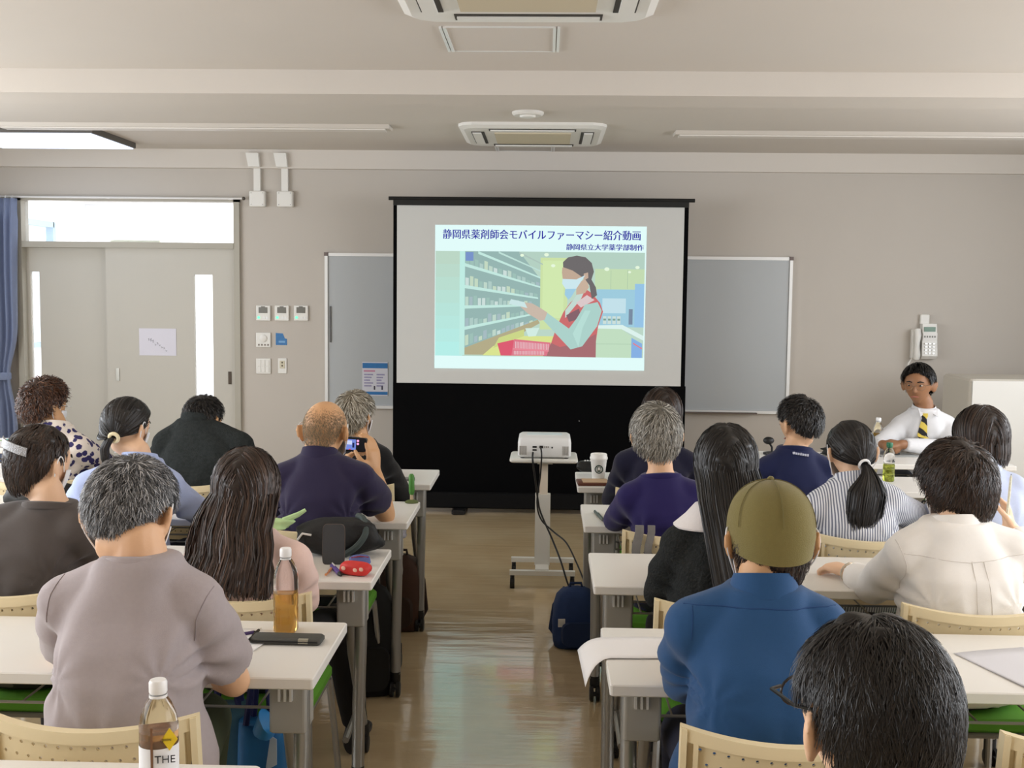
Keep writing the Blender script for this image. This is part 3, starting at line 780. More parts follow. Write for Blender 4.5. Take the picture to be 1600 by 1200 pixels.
def head_geo(mb, T, ears=True):
    n, m = 28, 22; rings = []
    for i in range(1, m):
        a = PI*i/m
        ring = []
        for k in range(n):
            f = 2*PI*k/n; d = np.array([math.sin(a)*math.cos(f), math.sin(a)*math.sin(f), -math.cos(a)])
            c = HC if d[2] > 0 else (.128 if d[1] > -.2 else .085)
            r = 1/math.sqrt((d[0]/HA)**2+(d[1]/HB)**2+(d[2]/c)**2); p = d*r
            if p[2] < 0:
                s = min(1, -p[2]/.12); p[0] *= 1-.40*s*s; p[1] = p[1]*(1-.10*s) if p[1] > 0 else p[1]*(1-.25*s)
            ring.append(T(p))
        rings.append(ring)
    mb.rings(rings)
    # nose, brow, chin, lips
    mb.rings([[T(np.array([x*w, y, z])) for x, z in ((-1, z0-.004), (1, z0-.004), (.6, z0+.006), (-.6, z0+.006))] for w, y, z0 in ((.016, .075, -.045), (.013, .10, -.047), (.007, .110, -.043))])
    mb.rings([[T(np.array(p)) for p in ((-.007, .08, .0), (.007, .08, .0), (.006, .095, .0), (-.006, .095, .0))], [T(np.array(p)) for p in ((-.012, .078, -.046), (.012, .078, -.046), (.007, .110, -.044), (-.007, .110, -.044))]])
    for s in ((-1, 1) if ears else ()):
        c = np.array([s*.087, -.012, -.028]); ed = np.array([s*.60, -.80, .0]); en = np.array([s*.80, .60, 0]); q = []
        for i in range(1, 8):
            a = PI*i/8
            q.append([T(c+en*.0085*math.cos(f)*math.sin(a)+ed*(.024+.005*(-math.cos(a)))*math.sin(f)*math.sin(a)+Z3*(-.035*math.cos(a))+ed*(.006*-math.cos(a))) for f in np.linspace(0, 2*PI, 13)[:-1]])
        mb.rings(q)
def attr_mesh(name, V, Fq, val, m):
    me = bpy.data.meshes.new(name)
    me.vertices.add(len(V)); me.vertices.foreach_set('co', np.asarray(V, np.float32).ravel())
    nf = len(Fq); me.loops.add(nf*4); me.loops.foreach_set('vertex_index', np.asarray(Fq, np.int32).ravel())
    me.polygons.add(nf); me.polygons.foreach_set('loop_start', np.arange(0, nf*4, 4, dtype=np.int32))
    me.update(calc_edges=True)
    a = me.attributes.new('strand', 'FLOAT', 'POINT'); a.data.foreach_set('value', np.asarray(val, np.float32))
    me.polygons.foreach_set('use_smooth', np.ones(nf, bool)); me.materials.append(m); me.update()
    return me
def ribbons(P, Nrm, width, taper=.35):
    """P (S,K,3) strand points, Nrm outward normals -> verts, quads"""
    S, K, _ = P.shape
    T = np.gradient(P, axis=1); T /= np.linalg.norm(T, axis=2, keepdims=True)+1e-9
    B = np.cross(T, Nrm); B /= np.linalg.norm(B, axis=2, keepdims=True)+1e-9
    tw = RNG.normal(0, .35, (S, 1, 1)); N2 = np.cross(B, T); B = B*np.cos(tw)+N2*np.sin(tw)
    w = width*RNG.uniform(.6, 1.3, (S, 1, 1))*np.interp(np.linspace(0, 1, K), [0, .15, .7, 1], [.6, 1, .9, taper])[None, :, None]
    V = np.stack([P-B*w/2, P+B*w/2], 2).reshape(-1, 3)
    base = (np.arange(S)[:, None]*K+np.arange(K-1)[None])*2
    Q = np.stack([base, base+1, base+3, base+2], 2).reshape(-1, 4)
    return V, Q
def shell(t, line, wob=.004, seed=0, b_low=None, grow=0):
    n, m = 56, 40; r = np.random.default_rng(seed)
    a = np.linspace(.02, PI-.02, m)[:, None]; f = np.linspace(0, 2*PI, n, endpoint=False)[None]
    d = np.stack([np.sin(a)*np.cos(f), np.sin(a)*np.sin(f), np.cos(a)*np.ones_like(f)], 2)
    mk = hmask(d, line); R0 = rs(d, b_low)
    wv = wob*(np.sin(d[..., 0]*9+r.uniform(0, 6)+2*np.sin(d[..., 2]*7))+np.sin(d[..., 1]*11+d[..., 2]*8+r.uniform(0, 6)))
    if grow: t = t*np.clip(mk*.014/grow, .18, 1)
    R1 = R0+np.where(mk > 0, (t+wv)*np.clip(mk*.8, 0, 1)**.5, -R0*.42*np.clip(-mk*.5, 0, 1))
    V = (d*R1[..., None]).reshape(-1, 3)
    i = np.arange(m-1)[:, None]*n; j = np.arange(n)[None]
    Q = np.stack([i+j, i+n+j, i+n+(j+1) % n, i+(j+1) % n], 2).reshape(-1, 4)
    return V, Q
def sample_dirs(n, line, lo=0.05, dens=None):
    out = []
    while sum(map(len, out)) < n:
        d = RNG.normal(size=(n*3, 3)); d /= np.linalg.norm(d, axis=1, keepdims=True)
        k = hmask(d, line) > lo
        if dens is not None: k &= RNG.random(len(d)) < dens(d)
        out.append(d[k])
    return np.concatenate(out)[:n]
def tang(v, d): return v-(v*d).sum(-1, keepdims=True)*d
def nrm(v): return v/(np.linalg.norm(v, axis=-1, keepdims=True)+1e-9)

def hair(style, o):
    """returns verts, quads, strand values in head coordinates"""
    line = [(a, z+o.get('dz', 0)*(1 if a > 105 else 0)+o.get('fz', 0)*(1 if a < 70 else 0)) for a, z in o.get('line', LINE)]
    BLOW[0] = o.get('blow', .135)
    t = o.get('t', .016); n = o.get('n', 3500); w = o.get('w', .0026)
    Vs, Qs, Cs = [], [], []
    def add(V, Q, c):
        off = sum(map(len, Vs)); Vs.append(V); Qs.append(Q+off); Cs.append(c)
    if style != 'stubble':
        V, Q = shell(t*.72, line, o.get('wob', .003), o.get('seed', 1), grow=o.get('grow', .055) if style == 'short' else 0)
        add(V, Q, np.full(len(V), .12))
    wh = nrm(np.array(o.get('whorl', (.12, -.55, .83))))
    curl = o.get('curl', 0)
    if style in ('short', 'stubble'):
        d = sample_dirs(n, line, dens=o.get('dens')); K = o.get('K', 5); L = o.get('len', .042)
        val = RNG.random(n); ln = L*RNG.uniform(.55, 1.25, n)
        room = (d[:, 2]*rs(d)-zline(d, line))
        if style == 'short': ln = np.minimum(ln, np.maximum(room, 0)*1.0+o.get('over', .010))
        clump = np.sin(d@np.array([31, 17, 5.])+2*np.sin(d@np.array([9, 23, 14.])))*.35
        pts = []; nn = []
        te = t*np.clip(room/o.get('grow', .055), .18, 1); root = te*RNG.uniform(.35, .8, n)
        fr = np.array(o.get('flow', (0, 0, 0)), float)
        for k in range(K):
            F = nrm(tang(d-wh, d)+.0*d)+fr; F = nrm(tang(F, d))
            S = np.cross(d, F); F = nrm(F+S*(clump+RNG.normal(0, o.get('jit', .22), n))[:, None])
            h = root+(te*1.05-root)*np.minimum(1, k/(K-1)*1.3)+o.get('lift', .004)*(k/(K-1))*RNG.random(n)*np.clip(room/.04, .1, 1)
            if curl: h = h+curl*np.sin(k*2.2+val*6)*.5
            if style == 'stubble': h = .0005+.002*k/(K-1)*np.ones(n)
            pts.append(d*(rs(d)+h)[:, None]); nn.append(d)
            d = nrm(d+F*(ln/(K-1)/.09)[:, None]+(RNG.normal(0, curl*4, d.shape) if curl else 0))
        P = np.stack(pts, 1); N_ = np.stack(nn, 1)
        V, Q = ribbons(P, N_, w); add(V, Q, np.repeat(val, K*2))
    elif style in ('long', 'bob'):
        K = o.get('K', 22); seg = o.get('seg', .022); zend = o.get('zend', -.13)
        d = sample_dirs(n, line); val = RNG.random(n); px = o.get('part', 0.0)
        pos = None; pts = []; nn = []; leave = o.get('leave', -.03)
        zs = zend+RNG.normal(0, o.get('ragged', .012), n)
        lay = RNG.random(n); ph = RNG.uniform(0, 6.28, n); spread = o.get('spread', 1.0); yb = o.get('yb', (.105, .16)); wav = o.get('wave', .0)
        p = d*(rs(d)+t*(.3+.6*lay))[:, None]
        xside = np.sign(d[:, 0]-px)
        for k in range(K):
            pts.append(p.copy()); nd = nrm(p*np.array([1, 1, .15])); nn.append(nd)
            on = p[:, 2] > leave
            dd = nrm(p); top = np.clip(dd[:, 2], 0, 1)
            F = np.stack([xside*(.25+.9*top), -.35*np.ones(n)-.2*top, -1+0*top], 1)
            F = nrm(tang(F, dd)); d2 = nrm(dd+F*(seg/.1)); pon = d2*(rs(d2)+t*(.35+.65*lay))[:, None]
            pf = p+np.array([0, 0, -seg])
            zz = -pf[:, 2]; f = np.clip((zz-.06)/.26, 0, 1)
            if style == 'long':
                ytar = -(yb[0]+(yb[1]-yb[0])*f+.02*lay)
                pf[:, 1] += np.where(pf[:, 1] > ytar, (ytar-pf[:, 1])*.42, (ytar-pf[:, 1])*.1)
                pf[:, 0] = pf[:, 0]*(1+(spread-1)*.12)+o.get('drift', 0)*seg
                if wav: pf[:, 0] += wav*np.sin(zz*38+ph*.5); pf[:, 1] -= abs(wav)*np.cos(zz*38+ph)*.5*(zz > .15)
            else:
                inn = np.clip((zz-.07)/.06, 0, 1)*.09; pf[:, :2] *= (1-inn*(.4+.6*lay))[:, None]
            p = np.where(on[:, None], pon, pf)
            done = p[:, 2] < zs
            p[done] = pts[-1][done]+np.array([0, 0, -.0006])
        P = np.stack(pts, 1); N_ = np.stack(nn, 1)
        V, Q = ribbons(P, N_, w); add(V, Q, np.repeat(val, K*2))
    elif style == 'pony':
        T_ = nrm(np.array(o.get('tie', (0, -.93, -.36)))); K = 12
        d = sample_dirs(n, line); val = RNG.random(n); pts = []; nn = []; lay = RNG.random(n)
        ang0 = np.arccos(np.clip((d*T_).sum(1), -1, 1))
        for k in range(K):
            pts.append(d*(rs(d)+t*(.35+.65*lay))[:, None]); nn.append(d)
            F = nrm(tang(T_-d, d)); F[:, 2] += o.get('sag', -.12)*np.clip(1-k/K, 0, 1); F = nrm(tang(F, d))
            rem = np.arccos(np.clip((d*T_).sum(1), -1, 1)); st = np.minimum(np.minimum(.16, ang0/K*1.3), rem*.9)
            d = nrm(d+F*st[:, None])
        P = np.stack(pts, 1); V, Q = ribbons(P, np.stack(nn, 1), w); add(V, Q, np.repeat(val, K*2))
        # the tail
        nt_ = o.get('tail_n', 900); K2 = 14; L = o.get('tail', .2); B0 = T_*(rs(T_[None])[0]+t)
        r0, r1 = o.get('tail_r', (.014, .034)); a = RNG.uniform(0, 2*PI, nt_); q = np.sqrt(RNG.random(nt_)); ln = L*RNG.uniform(.82, 1.08, nt_)
        u = np.linspace(0, 1, K2)
        prof = np.interp(u, [0, .12, .45, .8, 1], [r0, r0*1.5, r1, r1*.95, r1*.6])
        out = np.interp(u, [0, .1, .25, 1], o.get('tail_out', (0, .02, .022, .0)))
        X = B0[0]+np.outer(q*np.cos(a), prof)+o.get('tail_dx', 0)*u[None]**1.2
        Y = B0[1]-out[None]+np.outer(q*np.sin(a), prof*.6)-o.get('tail_dy', 0.05)*u[None]
        Zc = B0[2]-np.outer(ln, u)+0*X
        P = np.stack([X, Y, Zc], 2); N_ = np.stack([np.cos(a)[:, None]+0*X, np.sin(a)[:, None]-.3+0*X, 0*X], 2)
        V, Q = ribbons(P, nrm(N_), w); add(V, Q, np.repeat(RNG.random(nt_), K2*2))
    return np.concatenate(Vs), np.concatenate(Qs), np.concatenate(Cs)

def hand(mb, Wp, d, back, thumb, curl=.45, s=1.0, tcurl=.4, spread=.0):
    """palm and five fingers from the wrist Wp; d along the hand, back = back-of-hand normal, thumb = thumb side"""
    d, back = U(d), U(back); thumb = U(np.asarray(thumb)-np.dot(thumb, d)*d); back = U(np.cross(thumb, d)*np.sign(np.dot(np.cross(thumb, d), back)+1e-9))
    pr = []
    for f, hw, ht in ((0, .025, .019), (.03, .031, .018), (.06, .039, .016), (.085, .041, .013)):
        pr.append(ering(Wp+d*f*s, thumb*hw*s, back*ht*s, 14, 2.6))
    mb.rings(pr)
    for i, (off, ln) in enumerate(((.029, .92), (.010, 1.0), (-.010, .95), (-.028, .78))):
        base = Wp+d*.078*s+thumb*off*s; pts = [base]; ang = 0; p = base
        for sg, (l, cc) in enumerate(((.044, .7), (.027, 1.2), (.022, .9))):
            ang += curl*cc; dr = d*math.cos(ang)-back*math.sin(ang)+thumb*off*spread*8; p = p+U(dr)*l*ln*s; pts.append(p)
        limb(mb, pts, [.0092*s, .0088*s, .008*s, .007*s], 10)
    p0 = Wp+d*.022*s+thumb*.024*s; p1 = p0+U(d*.55+thumb*.75-back*.25)*.042*s
    p2 = p1+U(d*.8+thumb*(.45-tcurl)-back*(.3+tcurl))*.03*s; p3 = p2+U(d*.9+thumb*(.1-tcurl)-back*(.3+tcurl))*.024*s
    limb(mb, [p0, p1, p2, p3], [.013*s, .011*s, .010*s, .0085*s], 10)

def person(label, head, neck, SL, SR, pelvis, shirt, hairspec, skin_='a', yaw=0, pitch=8, roll=0, hs=1.0, face=0, bulk=1.0, sleeve='short', EL=None, WL=None, ER=None, WR=None,
           pants=(40, 40, 46), vox=.010, nr=.052, mask=False, collar=None, seed=1, wr=.004, hands=None, depth=.118, shoe=(25, 25, 28), sl_r=.066, hem=.62, kind='person', feet=True, loose=0.0, legs=None, ears=True):
    head, N_, SL, SR, P = [np.asarray(v, float) for v in (head, neck, SL, SR, pelvis)]
    fa = math.radians(face); fwd = np.array([-math.sin(fa), math.cos(fa), 0]); rgt = np.array([math.cos(fa), math.sin(fa), 0])
    root = thing('person', label, 'person', (P[0], P[1], 0))
    O = np.array([P[0], P[1], 0])
    def loc(me): 
        p = coords(me)-O; me.vertices.foreach_set('co', p.ravel()); me.update(); return me
    hw = np.linalg.norm(SR-SL)/2; side = U(SR-SL); Sm = (SL+SR)/2-Z3*.06
    nc = N_+fwd*.045
    JL = SL+side*.05-Z3*.058; JR = SR-side*.05-Z3*.058
    if EL is None: EL = JL-side*.05+fwd*.20-Z3*.20
    if ER is None: ER = JR+side*.05+fwd*.20-Z3*.20
    EL, ER = np.asarray(EL, float), np.asarray(ER, float)
    if WL is None: WL = EL+fwd*.19+side*.10; WL = np.array([WL[0], WL[1], max(EL[2]-.02, .765)])
    if WR is None: WR = ER+fwd*.19-side*.10; WR = np.array([WR[0], WR[1], max(ER[2]-.02, .765)])
    WL, WR = np.asarray(WL, float), np.asarray(WR, float)
    # head frame
    cy, sy = math.cos(math.radians(yaw)+fa), math.sin(math.radians(yaw)+fa); cp, sp = math.cos(math.radians(-pitch)), math.sin(math.radians(-pitch)); cr, sr = math.cos(math.radians(roll)), math.sin(math.radians(roll))
    Rm = np.array([[cy, -sy, 0], [sy, cy, 0], [0, 0, 1]])@np.array([[1, 0, 0], [0, cp, -sp], [0, sp, cp]])@np.array([[cr, 0, sr], [0, 1, 0], [-sr, 0, cr]])
    tt = hairspec[1].get('t', .016) if hairspec else .004
    # head gives the topmost hair point; centre lies below it
    ext = math.sqrt((Rm[2, 0]*HA)**2+(Rm[2, 1]*HB)**2+(Rm[2, 2]*HC)**2)+tt
    Hc = head-Z3*ext*hs
    def T(p): return Hc+Rm@(np.asarray(p)*hs)
    def torso(g, e, top=True):
        ch = max(hw-.055, .12)
        q = [(P-Z3*.09, .15, .11), (P-Z3*.03, .178*bulk, .13), (P+(Sm-P)*.14-fwd*.01, .178*bulk, .132), (P+(Sm-P)*.38-fwd*.018, .5*(.162*bulk+ch), depth*1.04), (P+(Sm-P)*.66-fwd*.015, ch*1.0, depth*1.05),
             (P+(Sm-P)*.86-fwd*.008, ch*1.0, depth), (Sm, ch*.96, depth*.82), (Sm*.5+nc*.5+Z3*.0, ch*.62, depth*.66), (nc-Z3*.022, .074, .070), (nc-Z3*.008, .062, .060)]
        g.rings([ering(c, side*(a+e), fwd*(b+e), 28, 2.35) for c, a, b in q])
        for J in (JL, JR): limb(g, [nc-Z3*.050, (nc+J)/2-Z3*.020, J+Z3*.003], [.042+e, .049+e, .052+e])
    # ---------------- body
    g = MB(); torso(g, -.012)
    limb(g, [nc-Z3*.03, nc+Z3*.02, T((0, -.022, -.075)), T((0, -.015, -.03))], [nr+.002, nr-.004, nr*hs-.004, nr*hs*.85])
    head_geo(g, T, ears)
    for J, E_, W_ in ((JL, EL, WL), (JR, ER, WR)):
        limb(g, [J, (J+E_)/2, E_], [.050, .046, .038]); limb(g, [E_, E_*.65+W_*.35, W_], [.038, .040, .026])
    hands = hands or {}
    for nm, E_, W_, sgn in (('L', EL, WL, 1), ('R', ER, WR, -1)):
        h = dict(d=U(W_-E_)*np.array([1, 1, .3]), back=Z3, thumb=side*sgn, curl=.4); h.update(hands.get(nm, {}))
        hand(g, W_, h['d'], h['back'], h['thumb'], h['curl'], h.get('s', 1.0), h.get('tcurl', .3))
    body = loc(remesh(g, vox, 3, .5)); body.materials.append(SK[skin_]); link('body', body, root)
    # ---------------- shirt
    g = MB(); torso(g, .010+loose)
    for J, E_, W_ in ((JL, EL, WL), (JR, ER, WR)):
        if sleeve == 'short':
            e = J+(E_-J)*hem; limb(g, [J, (J+e)/2, e], [.062+loose*.5, sl_r, sl_r*.97], 18, (True, False))
        elif sleeve == 'elbow':
            e = J+(E_-J)*.98; limb(g, [J, (J+e)/2, e], [.060, sl_r, sl_r*.9], 18, (True, False))
        else:
            limb(g, [J, (J+E_)/2, E_], [.060+loose*.5, .057+loose*.5, .050+loose*.4], 16); e = E_+(W_-E_)*.93; limb(g, [E_, (E_+e)/2, e], [.050+loose*.4, .047+loose*.4, .036+loose*.3], 16, (True, False))
    sh = remesh(g, max(vox*1.15, .0085), 3, .5)
    wrinkle(sh, wr, seed, [(JL-Z3*.12+side*.03, .010, .12), (JR-Z3*.12-side*.03, .010, .12), (P+Z3*.12, .006, .2)])
    loc(sh); sh.materials.append(shirt); so = link('shirt', sh, root)
    # ---------------- trousers and shoes
    if feet:
        g = MB(); g.rings([ering(P+Z3*z, side*a, fwd*b, 24, 2.3) for z, a, b in ((-.10, .15, .11), (-.07, .175*bulk, .13), (0, .182*bulk, .138), (.09, .172*bulk, .128))])
        sf = {}
        for s in (-1, 1):
            hip = P+side*s*.09-Z3*.02; kn = P+side*s*.12+fwd*.43-Z3*.03; an = kn+fwd*.0-Z3*(kn[2]-.09)
            if legs and s in legs: kn, an = [np.asarray(v, float) for v in legs[s]]
            limb(g, [hip, kn], [.086, .066], 16); limb(g, [kn, (kn+an)/2, an], [.064, .056, .046], 16, (True, False)); sf[s] = an
        pm = remesh(g, .014, 3, .5); wrinkle(pm, .004, seed+5); loc(pm); pm.materials.append(mat('trousers_%d_%d_%d' % pants, pants, .85, var=.08, vscale=60, bump=.1, bscale=400)); link('trousers', pm, root)
        for s in (-1, 1):
            an = sf[s]-O; g = MB(); q = []
            for f, w_, h0 in ((-.07, .026, .07), (-.05, .036, .085), (.0, .038, .10), (.05, .038, .075), (.11, .044, .05), (.16, .038, .04), (.185, .018, .03)):
                c = np.array([an[0], an[1], 0])+fwd*f; q.append([c+side*w_*math.cos(a)+Z3*(h0/2+.002+h0/2*math.sin(a)) for a in np.linspace(0, 2*PI, 15)[:-1]])
            g.rings(q).build('shoe', mat('shoe_%d_%d_%d' % shoe, shoe, .5), root, True)
    # ---------------- hair
    if hairspec:
        st, ho, hm = hairspec
        V, Q, c = hair(st, ho); V = (Rm@(V*hs).T).T if st != 'long' and not (st == 'pony') else V
        if st in ('long', 'pony'):
            # follow the head on the skull, hang straight below it
            A = (Rm@(V*hs).T).T; k = np.clip((V[:, 2]+.10)/.06, 0, 1)[:, None]
            piv = (Rm@np.array([0, -.09, -.09])*hs)-np.array([0, -.09, -.09])*hs
            V = A*k+((np.array([[cy, -sy, 0], [sy, cy, 0], [0, 0, 1]])@(V*hs).T).T+piv)*(1-k)
        me = attr_mesh('hair', V+Hc-O, Q, c, HM[hm]); link('hair', me, root)
    # ---------------- face
    ey = mat('eye_white', (196, 188, 178), .3); pu = mat('eye_dark', (28, 20, 16), .2); br = mat('brow_dark', (30, 24, 20), .8); lp = mat('lips', (160, 98, 84), .5)
    for s in (-1, 1):
        e = MB().sphere(T((s*.031, .0795, -.008))-O, (.0105*hs, .0095*hs, .0048*hs), 10, 8).build('eye', ey, root, True)
        MB().sphere(T((s*.031, .0868, -.008))-O, (.0060*hs, .0032*hs, .0047*hs), 8, 6).build('iris', pu, e, True)
        MB().tube([T(p)-O for p in ((s*.014, .0905, .010), (s*.03, .0885, .015), (s*.048, .076, .009))], [.003, .004, .002], 6).build('eyebrow', br, root, True)
    if not mask: MB().tube([T(p)-O for p in ((-.022, .0800, -.074), (-.008, .0885, -.072), (.008, .0885, -.072), (.022, .0800, -.074))], [.002, .0045, .0045, .002], 8).build('mouth', lp, root, True)
    if mask:
        mm = mat('face_mask_white', (232, 234, 238), .8, bump=.1, bscale=300)
        n, m = 16, 9; vs = []; fs = []
        for i in range(m):
            z = -.028-.088*i/(m-1)
            for k in range(n):
                f = math.radians(-68+136*k/(n-1)); s = min(1, max(0, -z/.12))
                x = (HA*(1-.22*s*s)+.006)*math.sin(f)*1.02; y = (HB*math.sqrt(max(.05, 1-(z/.135)**2))*(1-.08*s)+.007+.022*math.exp(-((f/.35)**2)-((z+.055)/.03)**2))*math.cos(f)
                vs.append(T((x, y, z))-O)
        for i in range(m-1):
            for k in range(n-1): a = i*n+k; fs.append((a, a+1, a+n+1, a+n))
        mo = MB().raw(vs, fs).build('face_mask', mm, root, True, angle=180)
        md = mo.modifiers.new('t', 'SOLIDIFY'); md.thickness = .002
        for s in (-1, 1):
            MB().tube(spline([T(p)-O for p in ((s*.068, .034, -.034), (s*.082, .014, -.002), (s*.091, -.006, .010), (s*.097, -.020, -.004), (s*.096, -.024, -.030), (s*.086, -.012, -.060), (s*.066, .030, -.098))]), .0018, 6).build('ear_loop', mm, mo, True)
    # ---------------- collar / neckband
    tilt = U(fwd*.0+Z3)
    if collar:
        kind_, cm = collar; g = MB()
        ft = fwd*.035-Z3*.012
        def cr_(r, z, f=1.0): return [nc-O+Z3*(z-(.012 if kind_ != 'band' else 0))+side*r*math.cos(a)+fwd*r*1.02*math.sin(a)+Z3*(-.035*(math.sin(a)+1)/2*f) for a in np.linspace(0, 2*PI, 29)[:-1]]
        if kind_ == 'band':
            g.rings([cr_(.078, -.018), cr_(.080, -.008), cr_(.076, .002), cr_(.066, .003), cr_(.064, -.012)], cap=False)
            g.build('neckband', cm, root, True)
        else:
            h = {'polo': .034, 'shirt': .036, 'stand': .028}[kind_]
            g.rings([cr_(.063, -.012), cr_(.061, h*.5), cr_(.060, h), cr_(.064, h+.004), cr_(.071, h*.5), cr_(.080, -.012), cr_(.077, -.016), cr_(.068, h*.3)], cap=False)
            g.build('collar', cm, root, True)
    return dict(root=root, O=O, T=T, Hc=Hc, Rm=Rm, shirt=so, nc=nc, JL=JL, JR=JR, EL=EL, ER=ER, WL=WL, WR=WR, fwd=fwd, side=side, SL=SL, SR=SR)

def on_shirt(p, pts, r, m, name='seam', y0=None):
    """fine raised line on the back of the shirt through world points (x, z), found by casting rays forward"""
    so = p['shirt']; bv = BVHTree.FromPolygons([tuple(v.co) for v in so.data.vertices], [tuple(f.vertices) for f in so.data.polygons])
    out = []
    for (x, z) in pts:
        h = bv.ray_cast(Vector((x-p['O'][0], -1.2, z)), Vector((0, 1, 0)))
        if h[0]: out.append(np.array(h[0])-np.array([0, .0005, 0]))
    if len(out) > 1: MB().tube(out, r, 6).build(name, m, p['root'], True)
def pxline(a, b, y, n=14):
    A, B = at(*a, y), at(*b, y); return [(A[0]+(B[0]-A[0])*f, A[2]+(B[2]-A[2])*f) for f in np.linspace(0, 1, n)]
def pxpoly(pts, y, n=8):
    out = []
    for a, b in zip(pts[:-1], pts[1:]): out += pxline(a, b, y, n)
    return out
# ================================================================== PEOPLE: the audience, row by row
def chair_p(x, r, dy=0): return (x, ROWN[r]-.155-.02+dy, .555)
def stripes(name, ca, cb, scale, axis='X', dist=0.3):
    m = bpy.data.materials.new(name); m.use_nodes = True; nt = m.node_tree; b = nt.nodes['Principled BSDF']; b.inputs['Roughness'].default_value = .8
    tc = nt.nodes.new('ShaderNodeTexCoord'); w = nt.nodes.new('ShaderNodeTexWave'); w.bands_direction = axis; w.inputs['Scale'].default_value = scale; w.inputs['Distortion'].default_value = dist; w.inputs['Detail Scale'].default_value = .4
    r = nt.nodes.new('ShaderNodeValToRGB'); r.color_ramp.elements[0].position = .38; r.color_ramp.elements[1].position = .5
    r.color_ramp.elements[0].color = (*s2l(ca), 1); r.color_ramp.elements[1].color = (*s2l(cb), 1)
    nt.links.new(tc.outputs['Object'], w.inputs['Vector']); nt.links.new(w.outputs['Fac'], r.inputs['Fac']); nt.links.new(r.outputs['Color'], b.inputs['Base Color']); return m
def spots(name, ca, cb, scale):
    m = bpy.data.materials.new(name); m.use_nodes = True; nt = m.node_tree; b = nt.nodes['Principled BSDF']; b.inputs['Roughness'].default_value = .8
    tc = nt.nodes.new('ShaderNodeTexCoord'); n = nt.nodes.new('ShaderNodeTexNoise'); n.inputs['Scale'].default_value = 60
    mx = nt.nodes.new('ShaderNodeMix'); mx.data_type = 'VECTOR'; mx.inputs['Factor'].default_value = .015
    v = nt.nodes.new('ShaderNodeTexVoronoi'); v.inputs['Scale'].default_value = scale; v.inputs['Randomness'].default_value = .75
    r = nt.nodes.new('ShaderNodeValToRGB'); r.color_ramp.elements[0].position = .40; r.color_ramp.elements[1].position = .46
    r.color_ramp.elements[0].color = (*s2l(ca), 1); r.color_ramp.elements[1].color = (*s2l(cb), 1)
    nt.links.new(tc.outputs['Object'], n.inputs['Vector']); nt.links.new(tc.outputs['Object'], mx.inputs['A']); nt.links.new(n.outputs['Color'], mx.inputs['B'])
    nt.links.new(mx.outputs['Result'], v.inputs['Vector']); nt.links.new(v.outputs['Distance'], r.inputs['Fac']); nt.links.new(r.outputs['Color'], b.inputs['Base Color']); return m

# ---- left block
c_grey = cloth('tshirt_grey', (168, 158, 160))
p = GREY = person('person in a short-sleeved grey T-shirt leaning over the table', at(205, 711, 2.42), at(207, 868, 2.30), at(72, 905, 2.36), at(338, 905, 2.36), chair_p(-.893, 4, -.02), c_grey,
    ('short', dict(t=.020, n=9000, w=.0017, len=.040, K=5, lift=.006, jit=.30, grow=.065, line=SHORTM), 'grey'),
    'a', yaw=-7, pitch=24, hs=1.06, bulk=1.0, EL=at(112, 1020, 2.66), WL=at(180, 1000, 2.90), ER=at(366, 1064, 2.52), WR=at(255, 1010, 2.82), pants=(62, 70, 48), legs={1: ((-.86, 2.78, .52), (-.855, 2.66, .09))}, vox=.0062, nr=.058, mask=True, collar=('band', c_grey), seed=3, depth=.13, sl_r=.070, hem=.74, loose=.006, wr=.009)
ms = mat('seam_grey', (152, 143, 146), .9)
on_shirt(p, pxpoly([(338, 895), (322, 930), (306, 970), (300, 1005)], 2.3), .0014, ms)
on_shirt(p, pxpoly([(92, 895), (76, 930), (68, 975)], 2.3), .0014, ms)
c = cloth('tshirt_brown_grey', (84, 78, 76))
p = BARR = person('person in a dark grey-brown top wearing a silver barrette', at(60, 661, 3.28), at(68, 782, 3.18), at(-48, 796, 3.2), at(140, 800, 3.2), chair_p(-1.53, 3), c,
    ('short', dict(t=.012, n=3500, w=.0028, len=.07, K=7, lift=.0, jit=.08, whorl=(.1, .25, .96), line=[(0, .052), (35, .050), (62, .030), (78, -.012), (88, .006), (100, .004), (112, -.03), (130, -.058), (155, -.085), (180, -.092)]), 'dbrown'),
    'c', yaw=-24, pitch=10, hs=1.03, bulk=.95, ER=at(150, 870, 3.38), pants=(40, 38, 40), nr=.046, mask=True, sleeve='elbow', collar=('band', c), seed=4, depth=.11)
def pz(p, pts, r, m, name, n=8): return MB().tube([p['T'](q)-p['O'] for q in pts], r, n).build(name, m, p['root'], True)
bar = MB(); q = []
for a in np.linspace(-38, 34, 13):
    f = math.radians(a); rr = .0135
    base = np.array([math.sin(f)*(HA+rr), -math.cos(f)*(HB+rr), .028-.0004*a])
    o_ = U(base*np.array([1, 1, 0])); q.append([p['T'](base+Z3*.013)-p['O'], p['T'](base+o_*.004+Z3*.012)-p['O'], p['T'](base+o_*.004-Z3*.012)-p['O'], p['T'](base-Z3*.013)-p['O']])
bar.rings(q).build('barrette', mat('barrette_silver', (150, 150, 152), .28, metal=.9, bump=.5, bscale=300), p['root'], True)
c = cloth('top_pink', (226, 196, 186))
